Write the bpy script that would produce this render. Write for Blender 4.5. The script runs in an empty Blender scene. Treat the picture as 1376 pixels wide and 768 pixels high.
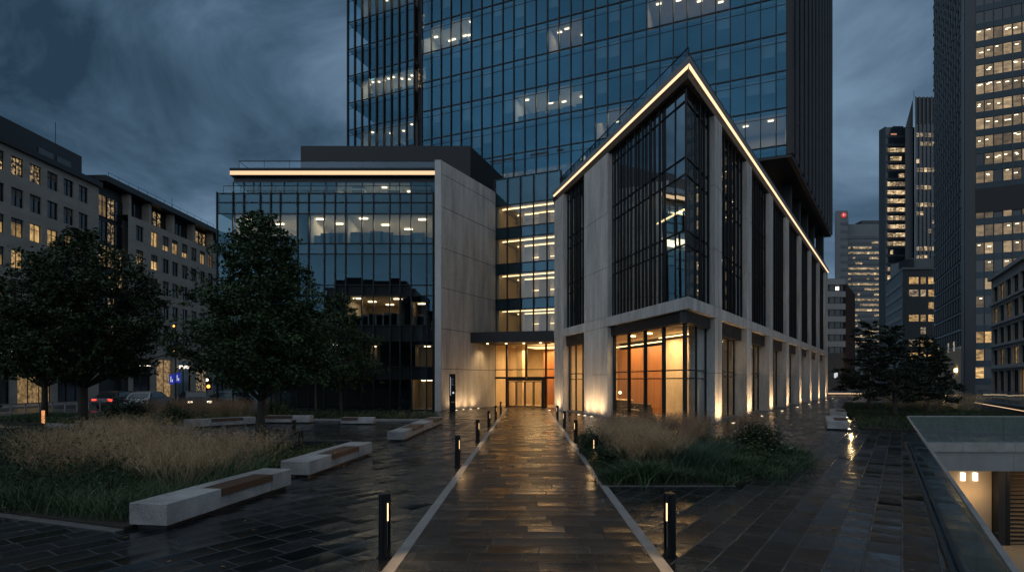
import bpy, math, random
import numpy as np
from mathutils import Matrix, Vector

random.seed(7)
rng = np.random.default_rng(11)
scene = bpy.context.scene
col = scene.collection
R = math.radians

# ------------------------------------------------------------------ camera constants (used to survey real positions)
F, CX, HZ, EYE = 760.0, 688.0, 512.0, 2.3


def S(px, py, d):
    return ((px - CX) / F * d, d, EYE - (py - HZ) / F * d)


def G(px, py):
    d = EYE * F / (py - HZ)
    return ((px - CX) / F * d, d)


def ZH(py, d):
    return EYE - (py - HZ) / F * d


# ------------------------------------------------------------------ materials
MATS = {}


def new_mat(name):
    m = bpy.data.materials.new(name)
    m.use_nodes = True
    nt = m.node_tree
    nt.nodes.clear()
    out = nt.nodes.new('ShaderNodeOutputMaterial')
    MATS[name] = m
    return m, nt, out


def nd(nt, typ, **kw):
    n = nt.nodes.new(typ)
    for k, v in kw.items():
        if k.startswith('_'):
            setattr(n, k[1:], v)
        else:
            n.inputs[k.replace('__', ' ')].default_value = v
    return n


def rgba(c):
    return (c[0], c[1], c[2], 1.0)


def math_n(nt, op, a, b=None, clamp=False):
    n = nt.nodes.new('ShaderNodeMath')
    n.operation = op
    n.use_clamp = clamp
    for i, v in enumerate((a, b)):
        if v is None:
            continue
        if isinstance(v, (int, float)):
            n.inputs[i].default_value = v
        else:
            nt.links.new(v, n.inputs[i])
    return n.outputs[0]


def ramp(nt, fac, stops):
    n = nt.nodes.new('ShaderNodeValToRGB')
    cr = n.color_ramp
    cr.elements[0].position, cr.elements[0].color = stops[0][0], rgba(stops[0][1])
    cr.elements[1].position, cr.elements[1].color = stops[-1][0], rgba(stops[-1][1])
    for p, c in stops[1:-1]:
        e = cr.elements.new(p)
        e.color = rgba(c)
    nt.links.new(fac, n.inputs[0])
    return n.outputs[0]


def sc(c, k):
    return tuple(min(1, x * k) for x in c)


def pbr(name, color, rough=.6, metal=0.0, nscale=2.0, var=.25, bump=0.0, bscale=30.0, stretch=(1, 1, 1), rvar=.1, spec=.5, fine=.3):
    m, nt, out = new_mat(name)
    L = nt.links.new
    b = nd(nt, 'ShaderNodeBsdfPrincipled', Roughness=rough, Metallic=metal)
    b.inputs['Specular IOR Level'].default_value = spec
    tc = nt.nodes.new('ShaderNodeTexCoord')
    mp = nt.nodes.new('ShaderNodeMapping')
    mp.inputs['Scale'].default_value = stretch
    L(tc.outputs['Object'], mp.inputs['Vector'])
    n1 = nd(nt, 'ShaderNodeTexNoise', Scale=nscale, Detail=6.0, Roughness=.6)
    L(mp.outputs[0], n1.inputs['Vector'])
    n2 = nd(nt, 'ShaderNodeTexNoise', Scale=bscale, Detail=3.0)
    L(mp.outputs[0], n2.inputs['Vector'])
    f = math_n(nt, 'ADD', math_n(nt, 'MULTIPLY', n1.outputs[0], 1 - fine), math_n(nt, 'MULTIPLY', n2.outputs[0], fine))
    c = ramp(nt, f, [(.3, sc(color, 1 - var)), (.5, color), (.7, sc(color, 1 + var))])
    L(c, b.inputs['Base Color'])
    L(math_n(nt, 'ADD', math_n(nt, 'MULTIPLY', n1.outputs[0], 2 * rvar), rough - rvar, True), b.inputs['Roughness'])
    if bump:
        bp = nd(nt, 'ShaderNodeBump', Strength=bump, Distance=.02)
        L(n2.outputs[0], bp.inputs['Height'])
        L(bp.outputs[0], b.inputs['Normal'])
    L(b.outputs[0], out.inputs[0])
    return m


def emit(name, color, strength):
    m, nt, out = new_mat(name)
    e = nd(nt, 'ShaderNodeEmission', Color=rgba(color), Strength=strength)
    nt.links.new(e.outputs[0], out.inputs[0])
    return m


def glass(name, tint, f0, refl=(1, 1, 1), rough=.0):
    m, nt, out = new_mat(name)
    L = nt.links.new
    lw = nd(nt, 'ShaderNodeLayerWeight', Blend=.5)
    p = math_n(nt, 'POWER', lw.outputs['Facing'], 5.0)
    fac = math_n(nt, 'ADD', math_n(nt, 'MULTIPLY', p, 1 - f0), f0)
    t = nd(nt, 'ShaderNodeBsdfTransparent', Color=rgba(tint))
    g = nd(nt, 'ShaderNodeBsdfGlossy', Color=rgba(refl), Roughness=rough)
    mx = nt.nodes.new('ShaderNodeMixShader')
    L(fac, mx.inputs[0]); L(t.outputs[0], mx.inputs[1]); L(g.outputs[0], mx.inputs[2])
    L(mx.outputs[0], out.inputs[0])
    return m


def lit_window(name, color, strength, scale=(1, 1, 1), dark=.25, lo=.35, hi=.65, base=(.02, .025, .03)):
    """window of an occupied room: curtains, shelves and lamps vary the glow; glass reflects on top"""
    m, nt, out = new_mat(name)
    L = nt.links.new
    tc = nt.nodes.new('ShaderNodeTexCoord')
    oi = nt.nodes.new('ShaderNodeObjectInfo')
    mp = nt.nodes.new('ShaderNodeMapping')
    mp.inputs['Scale'].default_value = scale
    va = nt.nodes.new('ShaderNodeVectorMath')
    va.operation = 'ADD'
    cx = nt.nodes.new('ShaderNodeCombineXYZ')
    L(math_n(nt, 'MULTIPLY', oi.outputs['Random'], 57.0), cx.inputs[0])
    L(math_n(nt, 'MULTIPLY', oi.outputs['Random'], 91.0), cx.inputs[2])
    L(tc.outputs['Object'], mp.inputs[0])
    L(mp.outputs[0], va.inputs[0]); L(cx.outputs[0], va.inputs[1])
    n = nd(nt, 'ShaderNodeTexNoise', Scale=1.0, Detail=3.0, Roughness=.6)
    L(va.outputs[0], n.inputs['Vector'])
    c = ramp(nt, n.outputs[0], [(lo, sc(color, dark)), (hi, color)])
    k = math_n(nt, 'ADD', math_n(nt, 'MULTIPLY', oi.outputs['Random'], 1.0), .32)
    b = nd(nt, 'ShaderNodeBsdfPrincipled', Roughness=.1)
    b.inputs['Base Color'].default_value = rgba(base)
    L(c, b.inputs['Emission Color'])
    L(math_n(nt, 'MULTIPLY', k, strength), b.inputs['Emission Strength'])
    L(b.outputs[0], out.inputs[0])
    return m


def paving(name, ang, bw, rh, color, rough_lo, rough_hi, mortar_glint, seed=0.0, bumpy=.25, wave=.5, gap=.006, dish=1.0, spec=.42):
    """wet stone slabs in running bond: each slab has its own tone, tilt and dish, so each holds its own film of water"""
    m, nt, out = new_mat(name)
    L = nt.links.new
    tc = nt.nodes.new('ShaderNodeTexCoord')
    mp = nt.nodes.new('ShaderNodeMapping')
    mp.inputs['Rotation'].default_value = (0, 0, -ang)
    mp.inputs['Location'].default_value = (seed + 200, seed * .7 + 200, 0)
    L(tc.outputs['Object'], mp.inputs[0])
    sp = nt.nodes.new('ShaderNodeSeparateXYZ')
    L(mp.outputs[0], sp.inputs[0])
    v = math_n(nt, 'DIVIDE', sp.outputs[1], rh)
    row = math_n(nt, 'FLOOR', v)
    fv = math_n(nt, 'FRACT', v)
    wn = nt.nodes.new('ShaderNodeTexWhiteNoise'); wn.noise_dimensions = '1D'
    L(row, wn.inputs['W'])
    u = math_n(nt, 'ADD', math_n(nt, 'DIVIDE', sp.outputs[0], math_n(nt, 'MULTIPLY', math_n(nt, 'ADD', math_n(nt, 'MULTIPLY', wn.outputs['Value'], .35), .82), bw)), math_n(nt, 'MULTIPLY', wn.outputs['Value'], 7.3))
    cell = math_n(nt, 'FLOOR', u)
    fu = math_n(nt, 'FRACT', u)
    w2 = nt.nodes.new('ShaderNodeTexWhiteNoise'); w2.noise_dimensions = '2D'
    cb = nt.nodes.new('ShaderNodeCombineXYZ')
    L(cell, cb.inputs[0]); L(row, cb.inputs[1])
    L(cb.outputs[0], w2.inputs['Vector'])
    sc3 = nt.nodes.new('ShaderNodeSeparateColor')
    L(w2.outputs['Color'], sc3.inputs[0])
    r1, r2, r3 = sc3.outputs[0], sc3.outputs[1], sc3.outputs[2]
    du = math_n(nt, 'MULTIPLY', math_n(nt, 'SUBTRACT', .5, math_n(nt, 'ABSOLUTE', math_n(nt, 'SUBTRACT', fu, .5))), bw)
    dv = math_n(nt, 'MULTIPLY', math_n(nt, 'SUBTRACT', .5, math_n(nt, 'ABSOLUTE', math_n(nt, 'SUBTRACT', fv, .5))), rh)
    n2 = nd(nt, 'ShaderNodeTexNoise', Scale=34.0, Detail=5.0, Roughness=.7)
    L(mp.outputs[0], n2.inputs['Vector'])
    edge = math_n(nt, 'ADD', math_n(nt, 'MINIMUM', du, dv), math_n(nt, 'MULTIPLY', math_n(nt, 'SUBTRACT', n2.outputs[0], .5), .008))
    joint = nt.nodes.new('ShaderNodeMapRange')
    joint.interpolation_type = 'SMOOTHSTEP'
    L(edge, joint.inputs[0])
    joint.inputs[1].default_value = gap * .5; joint.inputs[2].default_value = gap * 2.2
    joint.inputs[3].default_value = 1.0; joint.inputs[4].default_value = 0.0
    j = joint.outputs[0]
    n1 = nd(nt, 'ShaderNodeTexNoise', Scale=.33, Detail=5.0, Roughness=.6)
    L(mp.outputs[0], n1.inputs['Vector'])
    n3 = nd(nt, 'ShaderNodeTexNoise', Scale=2.6, Detail=4.0, Roughness=.55)
    L(mp.outputs[0], n3.inputs['Vector'])
    f = math_n(nt, 'ADD', math_n(nt, 'MULTIPLY', r1, .5), math_n(nt, 'ADD', math_n(nt, 'MULTIPLY', n2.outputs[0], .3), math_n(nt, 'MULTIPLY', n3.outputs[0], .3)))
    c = ramp(nt, f, [(.2, sc(color, .45)), (.55, color), (.9, sc(color, 1.8))])
    mx = nt.nodes.new('ShaderNodeMix'); mx.data_type = 'RGBA'
    L(j, mx.inputs[0]); L(c, mx.inputs[6]); mx.inputs[7].default_value = rgba(mortar_glint)
    # stains, silt and drying patches that ignore the joints
    n4 = nd(nt, 'ShaderNodeTexNoise', Scale=.9, Detail=7.0, Roughness=.7, Distortion=.6)
    L(mp.outputs[0], n4.inputs['Vector'])
    st = ramp(nt, n4.outputs[0], [(.30, (.45, .45, .45)), (.5, (.95, .95, .95)), (.72, (1.9, 1.85, 1.8))])
    ml = nt.nodes.new('ShaderNodeMix'); ml.data_type = 'RGBA'; ml.blend_type = 'MULTIPLY'; ml.inputs[0].default_value = 1.0
    L(mx.outputs[2], ml.inputs[6]); L(st, ml.inputs[7])
    b = nd(nt, 'ShaderNodeBsdfPrincipled')
    L(ml.outputs[2], b.inputs['Base Color'])
    b.inputs['Specular IOR Level'].default_value = spec
    wet = math_n(nt, 'ADD', math_n(nt, 'MULTIPLY', n1.outputs[0], .55), math_n(nt, 'ADD', math_n(nt, 'MULTIPLY', r2, .26), math_n(nt, 'MULTIPLY', n3.outputs[0], .25)))
    w = ramp(nt, wet, [(.36, (rough_lo,) * 3), (.70, (rough_hi,) * 3)])
    rr = math_n(nt, 'ADD', w, math_n(nt, 'MULTIPLY', n2.outputs[0], .07))
    L(math_n(nt, 'ADD', rr, math_n(nt, 'MULTIPLY', j, .15), True), b.inputs['Roughness'])
    cu = math_n(nt, 'SUBTRACT', fu, .5)
    cv = math_n(nt, 'SUBTRACT', fv, .5)
    tilt = math_n(nt, 'ADD', math_n(nt, 'MULTIPLY', cu, math_n(nt, 'SUBTRACT', r3, .5)), math_n(nt, 'MULTIPLY', cv, math_n(nt, 'SUBTRACT', r2, .5)))
    dsh = math_n(nt, 'ADD', math_n(nt, 'MULTIPLY', cu, cu), math_n(nt, 'MULTIPLY', cv, cv))
    h = math_n(nt, 'ADD', math_n(nt, 'MULTIPLY', tilt, .45 * dish), math_n(nt, 'MULTIPLY', dsh, .40 * dish))
    h = math_n(nt, 'ADD', h, math_n(nt, 'ADD', math_n(nt, 'MULTIPLY', n2.outputs[0], bumpy * .10), math_n(nt, 'MULTIPLY', n3.outputs[0], wave)))
    h = math_n(nt, 'SUBTRACT', h, math_n(nt, 'MULTIPLY', j, .25))
    bp = nd(nt, 'ShaderNodeBump', Strength=.6, Distance=.03)
    L(h, bp.inputs['Height'])
    L(bp.outputs[0], b.inputs['Normal'])
    L(b.outputs[0], out.inputs[0])
    return m


def foliage(name, c0, c1, nscale=1.2, rough=.5, spec=.35, trans=.0):
    m, nt, out = new_mat(name)
    L = nt.links.new
    tc = nt.nodes.new('ShaderNodeTexCoord')
    n1 = nd(nt, 'ShaderNodeTexNoise', Scale=nscale, Detail=4.0)
    L(tc.outputs['Object'], n1.inputs['Vector'])
    n2 = nd(nt, 'ShaderNodeTexWhiteNoise')
    geo = nt.nodes.new('ShaderNodeNewGeometry')
    f = math_n(nt, 'ADD', math_n(nt, 'MULTIPLY', n1.outputs[0], .84), math_n(nt, 'MULTIPLY', geo.outputs['Random Per Island'], .16))
    c = ramp(nt, f, [(.25, c0), (.7, c1)])
    b = nd(nt, 'ShaderNodeBsdfPrincipled', Roughness=rough)
    b.inputs['Specular IOR Level'].default_value = spec
    L(c, b.inputs['Base Color'])
    L(b.outputs[0], out.inputs[0])
    return m


FACE_ANG = math.atan2(.8236, .568)          # direction of the long right hand facade
WARM = (1.0, .60, .24)
WARMW = (1.0, .76, .46)

M = dict(
    ground=paving('wet_plaza_paving', FACE_ANG, .66, .40, (.0108, .0130, .0150), .05, .32, (.044, .050, .054), wave=.62, gap=.0075, dish=3.0),  # pale joint colour has the glint of wet slab edges put into it
    path=paving('wet_path_paving', R(-1.5), .66, .36, (.0150, .0168, .0185), .14, .34, (.030, .033, .036), seed=3.3, wave=.95, spec=.20, dish=2.4, gap=.006),
    kerb=pbr('pale_granite_kerb', (.22, .22, .22), .45, nscale=3, var=.3, bscale=90, bump=.2),
    edging=pbr('dark_edging_stone', (.10, .10, .10), .5, nscale=3, var=.35, bscale=90, bump=.2),
    fascia=pbr('court_fascia_stone', (.19, .20, .21), .7, nscale=1, var=.2),
    linkstrip=emit('link_ceiling_strip', (1.0, .68, .34), 3.6),
    lobbypanel=emit('lobby_ceiling_panel', (1.0, .62, .25), 2.6),
    concrete=pbr('fair_faced_concrete', (.45, .445, .43), .7, nscale=1.1, var=.42, bscale=14, bump=.12, stretch=(1.3, 1.3, .22)),
    concrete_edge=pbr('concrete_wall_edge', (.48, .48, .48), .7, nscale=.9, var=.2, bscale=22),
    stone=pbr('facade_limestone', (.33, .31, .28), .75, nscale=.5, var=.22, bscale=9, stretch=(1, 1, 2.5), bump=.1),
    stone2=pbr('facade_limestone_pale', (.36, .33, .29), .75, nscale=.5, var=.2, bscale=9, stretch=(1, 1, 2.5), bump=.1),
    granite=pbr('bench_granite', (.29, .29, .29), .6, nscale=1.3, var=.75, bscale=70, bump=.35, fine=.5),
    wood=pbr('dark_hardwood', (.075, .04, .025), .5, nscale=3, var=.4, bscale=40, stretch=(.3, 8, 8), bump=.3),
    metal=pbr('black_anodised_metal', (.018, .019, .021), .38, .6, nscale=4, var=.2),
    dark=pbr('dark_cladding', (.016, .018, .022), .5, .2, nscale=2, var=.25),
    darkgrey=pbr('slate_cladding', (.026, .030, .034), .45, .2, nscale=1, var=.2),
    teal=pbr('blue_grey_spandrel', (.03, .05, .065), .15, .4, nscale=1, var=.2),
    room=pbr('plastered_room', (.62, .60, .55), .85, nscale=1, var=.08),
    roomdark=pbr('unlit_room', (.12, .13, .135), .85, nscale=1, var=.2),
    slab=pbr('floor_slab', (.25, .25, .25), .8, nscale=1, var=.1),
    carpet=pbr('office_carpet', (.14, .13, .12), .9, nscale=3, var=.2),
    timber=pbr('oak_panelling', (.30, .125, .045), .45, nscale=1.2, var=.4, bscale=14, stretch=(5, 5, .25), bump=.05),
    cream=pbr('travertine_wall', (.62, .50, .34), .6, nscale=1.5, var=.2, bscale=12, stretch=(1, 1, .3)),
    travfloor=pbr('lobby_floor', (.40, .32, .22), .25, nscale=1.5, var=.15),
    leather=pbr('black_leather', (.025, .023, .022), .45, nscale=5, var=.2),
    desk=pbr('office_furniture', (.10, .12, .14), .6, nscale=3, var=.3),
    asphalt=pbr('wet_asphalt', (.035, .036, .038), .28, nscale=.7, var=.3, bscale=80, bump=.3, rvar=.2),
    white_paint=pbr('road_paint', (.55, .55, .52), .5, nscale=4, var=.2),
    soil=pbr('planting_soil', (.02, .016, .012), .9, nscale=3, var=.4, bscale=60, bump=.6),
    bark=pbr('tree_bark', (.05, .042, .034), .9, nscale=4, var=.4, bscale=30, stretch=(6, 6, 1), bump=.6),
    leaf=foliage('broad_leaves', (.006, .018, .006), (.050, .090, .034), 2.4, .5, .3),
    leaf2=foliage('dense_leaves', (.005, .014, .005), (.038, .066, .026), 2.4, .5, .28),
    needle=foliage('pine_needles', (.006, .012, .007), (.020, .032, .018), 1.4, .6),
    cover=foliage('ground_cover_leaves', (.015, .03, .010), (.065, .090, .028), .9, .5),
    strap=foliage('strappy_leaves', (.018, .040, .016), (.075, .120, .055), .9, .45),
    blue_grass=foliage('blue_green_blades', (.018, .042, .026), (.060, .105, .065), .9, .5),
    tan=foliage('dry_grass_plumes', (.24, .155, .082), (.54, .39, .235), .8, .7, .2),
    rust=foliage('rusty_grass_plumes', (.18, .105, .062), (.42, .265, .165), .8, .7, .2),
    straw=foliage('straw_stems', (.10, .085, .045), (.36, .29, .17), .8, .6, .2),
    petal=pbr('white_petals', (.75, .75, .7), .6),
    led=emit('warm_led_strip', (1.0, .66, .38), 1.6),
    led2=emit('warm_led_band', (1.0, .66, .38), 1.1),
    lamp=emit('white_ceiling_lamp', (1.0, .80, .52), 5.0),
    lampb=emit('bright_ceiling_lamp', (1.0, .82, .56), 6.0),
    lampw=emit('warm_ceiling_lamp', (1.0, .66, .30), 7.0),
    cove=emit('warm_cove_light', (1.0, .62, .24), 6.0),
    slot=emit('bollard_lens', (1.0, .66, .32), 2.6),
    lens=emit('ground_light_lens', (1.0, .78, .5), 6.0),
    red=emit('red_light', (1.0, .05, .03), 3.0),
    redsign=emit('red_sign_face', (.9, .06, .05), .8),
    dimsign=emit('dim_amber_sign', (1.0, .42, .25), .55),
    amber=emit('amber_light', (1.0, .36, .06), 4.0),
    headl=emit('white_headlamp', (1.0, .82, .58), 6.0),
    shoplight=emit('lit_shop_sign', (1.0, .85, .65), 2.5),
    bluesign=emit('blue_lit_sign', (.06, .10, .9), .30),
    whitesign=emit('white_lit_mark', (.9, .93, 1), .7),
    gl_tower=glass('tower_glass', (.50, .56, .58), .19, (.16, .46, .70)),
    gl_block=glass('office_glass', (.76, .78, .76), .12, (.30, .64, .86)),
    gl_prow=glass('corner_glass', (.44, .50, .52), .62, (.90, .98, 1.0)),
    gl_clear=glass('clear_lobby_glass', (.90, .92, .90), .06),
    gl_rail=glass('balustrade_glass', (.80, .88, .88), .035, (.85, .95, 1.0)),
    gl_roofrail=glass('roof_rail_glass', (.78, .84, .86), .10, (.6, .8, 1.0)),
    gl_prowrail=glass('corner_roof_rail_glass', (.66, .76, .80), .34, (.75, .9, 1.0)),
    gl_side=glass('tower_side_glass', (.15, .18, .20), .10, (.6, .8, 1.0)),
    gl_far=pbr('far_tower_glass', (.014, .026, .038), .12, .0, nscale=.3, var=.3, rvar=.04, spec=.9),
    far_conc=pbr('far_tower_concrete', (.17, .19, .20), .7, nscale=.2, var=.15),
    far_dark=pbr('far_tower_cladding', (.046, .056, .064), .5, nscale=.2, var=.2),
    blindcloth=pbr('window_blind_cloth', (.16, .15, .13), .8, nscale=2, var=.2, stretch=(1, 1, 8)),
    brick=pbr('dark_red_brick', (.10, .045, .035), .85, nscale=1, var=.3, bscale=20),
    sidefin=pbr('tower_side_fin', (.09, .105, .12), .4, .5, nscale=1, var=.2),
    paleband=pbr('pale_render_band', (.32, .33, .34), .8, nscale=1, var=.12),
    win_dark=pbr('dark_window_glass', (.012, .015, .018), .06, nscale=1, var=.2, rvar=.03, spec=.9),
    win_lit=lit_window('lit_window_glow', (1.0, .62, .24), .80, (2.2, 2.2, 1.3), .30),
    win_lit2=lit_window('lit_window_dim', (1.0, .62, .26), .30, (2.5, 2.5, 2), .15),
    win_half=lit_window('half_lit_window', (1.0, .66, .30), .55, (3, 3, 3), .02, .46, .60),
    far_lit=lit_window('far_lit_window', (1.0, .72, .40), 1.0, (.55, .55, 1.8), .08, .40, .60),
    far_lit2=lit_window('far_dim_window', (1.0, .74, .45), .5, (.7, .7, 2.0), .08, .42, .62),
    far_warm=lit_window('far_warm_window', (1.0, .60, .22), .75, (.8, .8, 1.6), .15, .38, .60),
    office=lit_window('right_tower_office', (1.0, .70, .38), .42, (.6, .6, 1.2), .35, .35, .65),
    shop=lit_window('lit_shop_window', (1.0, .55, .18), .65, (.9, .9, .7), .45),
    carpaint=pbr('dark_car_paint', (.02, .024, .03), .25, .3, nscale=2, var=.1, spec=.7),
    carsilver=pbr('silver_car_paint', (.22, .24, .26), .3, .5, nscale=2, var=.1),
    tyre=pbr('tyre_rubber', (.012, .012, .012), .85),
    louver=pbr('bronze_louvre', (.16, .12, .08), .5, .3, nscale=2, var=.2),
    ochre=pbr('painted_render', (.44, .36, .26), .8, nscale=.8, var=.18),
)


# ------------------------------------------------------------------ mesh helpers
def frame(ox, oy, ang, oz=0):
    return Matrix.Translation((ox, oy, oz)) @ Matrix.Rotation(ang, 4, 'Z')


def wloc(o):
    v = Vector((0, 0, 0))
    while o is not None:
        v += o.location
        o = o.parent
    return v


class MB:
    def __init__(self):
        self.v, self.f, self.mi = [], [], []
        self.M = None
        self.cur = 0

    def at(self, M):
        self.M = M
        return self

    def p(self, x, y, z):
        v = Vector((x, y, z))
        if self.M is not None:
            v = self.M @ v
        self.v.append(v)
        return len(self.v) - 1

    def face(self, *idx):
        self.f.append(idx)
        self.mi.append(self.cur)

    def quad(self, a, b, c, d):
        self.face(*(self.p(*q) for q in (a, b, c, d)))

    def box(self, x0, x1, y0, y1, z0, z1):
        i = [self.p(x, y, z) for z in (z0, z1) for y in (y0, y1) for x in (x0, x1)]
        for q in ((0, 2, 3, 1), (4, 5, 7, 6), (0, 1, 5, 4), (1, 3, 7, 5), (3, 2, 6, 7), (2, 0, 4, 6)):
            self.face(*(i[k] for k in q))
        return self

    def prism(self, pts, z0, z1):
        n = len(pts)
        a = [self.p(x, y, z0) for x, y in pts]
        b = [self.p(x, y, z1) for x, y in pts]
        self.face(*reversed(a))
        self.face(*b)
        for k in range(n):
            j = (k + 1) % n
            self.face(a[k], a[j], b[j], b[k])
        return self

    def tube(self, pts, radii, n=8, cap=True):
        rings = []
        pts = [Vector(q) for q in pts]
        for k, q in enumerate(pts):
            t = (pts[min(k + 1, len(pts) - 1)] - pts[max(k - 1, 0)])
            t.normalize()
            a = t.orthogonal().normalized() if abs(t.z) < .95 else Vector((1, 0, 0)).cross(t).normalized()
            b = t.cross(a)
            r = radii[k] if isinstance(radii, (list, tuple)) else radii
            rings.append([self.p(*(q + a * (r * math.cos(2 * math.pi * s / n)) + b * (r * math.sin(2 * math.pi * s / n)))) for s in range(n)])
        for k in range(len(rings) - 1):
            for s in range(n):
                self.face(rings[k][s], rings[k][(s + 1) % n], rings[k + 1][(s + 1) % n], rings[k + 1][s])
        if cap:
            self.face(*reversed(rings[0]))
            self.face(*rings[-1])
        return self

    def build(self, name, mat, parent=None, smooth=False, bevel=0.0):
        me = bpy.data.meshes.new(name)
        off = wloc(parent)
        me.from_pydata([tuple(v - off) for v in self.v], [], self.f)
        mats = mat if isinstance(mat, (list, tuple)) else [mat]
        for m in mats:
            me.materials.append(m)
        if len(mats) > 1:
            me.polygons.foreach_set('material_index', self.mi)
        if smooth:
            me.polygons.foreach_set('use_smooth', [True] * len(me.polygons))
        me.update()
        o = bpy.data.objects.new(name, me)
        col.objects.link(o)
        o.parent = parent
        if bevel:
            b = o.modifiers.new('bevel', 'BEVEL')
            b.width = bevel
            b.segments = 2
            b.limit_method = 'ANGLE'
        return o


def np_mesh(name, V, Fq, mat, parent=None):
    """V (n,3) world coordinates, Fq (m,4) quads"""
    me = bpy.data.meshes.new(name)
    off = np.array(wloc(parent))
    V = (V - off).astype(np.float32)
    me.vertices.add(len(V))
    me.vertices.foreach_set('co', V.ravel())
    m = len(Fq)
    me.loops.add(m * 4)
    me.loops.foreach_set('vertex_index', Fq.astype(np.int32).ravel())
    me.polygons.add(m)
    me.polygons.foreach_set('loop_start', np.arange(0, m * 4, 4, dtype=np.int32))
    me.polygons.foreach_set('loop_total', np.full(m, 4, dtype=np.int32))
    me.materials.append(mat)
    me.update(calc_edges=True)
    o = bpy.data.objects.new(name, me)
    col.objects.link(o)
    o.parent = parent
    return o


def tag(o, label=None, cat=None, group=None, kind=None):
    if label: o['label'] = label
    if cat: o['category'] = cat
    if group: o['group'] = group
    if kind: o['kind'] = kind
    return o


def thing(name, label, cat, loc=(0, 0, 0), group=None):
    o = bpy.data.objects.new(name, None)
    o.empty_display_size = .2
    col.objects.link(o)
    o.location = loc
    return tag(o, label, cat, group)


def copy_tree(o, parent=None):
    c = o.copy()
    col.objects.link(c)
    c.parent = parent
    for ch in list(o.children):
        copy_tree(ch, c)
    return c


def area_light(name, loc, size, energy, color, rot=(0, 0, 0), sy=None):
    l = bpy.data.lights.new(name, 'AREA')
    l.energy = energy
    l.color = color
    l.size = size
    if sy:
        l.shape = 'RECTANGLE'
        l.size_y = sy
    o = bpy.data.objects.new(name, l)
    o.location = loc
    o.rotation_euler = rot
    col.objects.link(o)
    return o


def spot(name, loc, target, energy, color, angle, blend=.6, radius=.04):
    l = bpy.data.lights.new(name, 'SPOT')
    l.energy = energy
    l.color = color
    l.spot_size = R(angle)
    l.spot_blend = blend
    l.shadow_soft_size = radius
    o = bpy.data.objects.new(name, l)
    o.location = loc
    d = Vector(target) - Vector(loc)
    o.rotation_euler = d.to_track_quat('-Z', 'Y').to_euler()
    col.objects.link(o)
    return o


def panes(us, z0, z1, Mx, y=0.0, tilt=.0035, skip=()):
    """one storey of glass: each pane its own slightly out-of-true quad"""
    mb = MB().at(Mx)
    for k in range(len(us) - 1):
        if k in skip:
            continue
        a, b = random.gauss(0, tilt), random.gauss(0, tilt)
        u0, u1 = us[k], us[k + 1]
        uc, zc = (u0 + u1) / 2, (z0 + z1) / 2
        q = [(u, y + a * (u - uc) + b * (z - zc), z) for u, z in ((u0, z0), (u1, z0), (u1, z1), (u0, z1))]
        mb.quad(*q)
    return mb


def opening_wall(mb, u0, u1, z0, z1, openings, depth):
    """front face of a wall with rectangular openings (ua,ub,za,zb) and their reveals; local y=0 is the face"""
    us = sorted({u0, u1, *[o[0] for o in openings], *[o[1] for o in openings]})
    zs = sorted({z0, z1, *[o[2] for o in openings], *[o[3] for o in openings]})
    for i in range(len(us) - 1):
        for j in range(len(zs) - 1):
            uc, zc = (us[i] + us[i + 1]) / 2, (zs[j] + zs[j + 1]) / 2
            if any(o[0] < uc < o[1] and o[2] < zc < o[3] for o in openings):
                continue
            mb.quad((us[i], 0, zs[j]), (us[i + 1], 0, zs[j]), (us[i + 1], 0, zs[j + 1]), (us[i], 0, zs[j + 1]))
    for a, b, c, d in openings:
        mb.quad((a, 0, c), (a, depth, c), (b, depth, c), (b, 0, c))
        mb.quad((a, 0, d), (b, 0, d), (b, depth, d), (a, depth, d))
        mb.quad((a, 0, c), (a, 0, d), (a, depth, d), (a, depth, c))
        mb.quad((b, 0, c), (b, depth, c), (b, depth, d), (b, 0, d))


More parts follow.
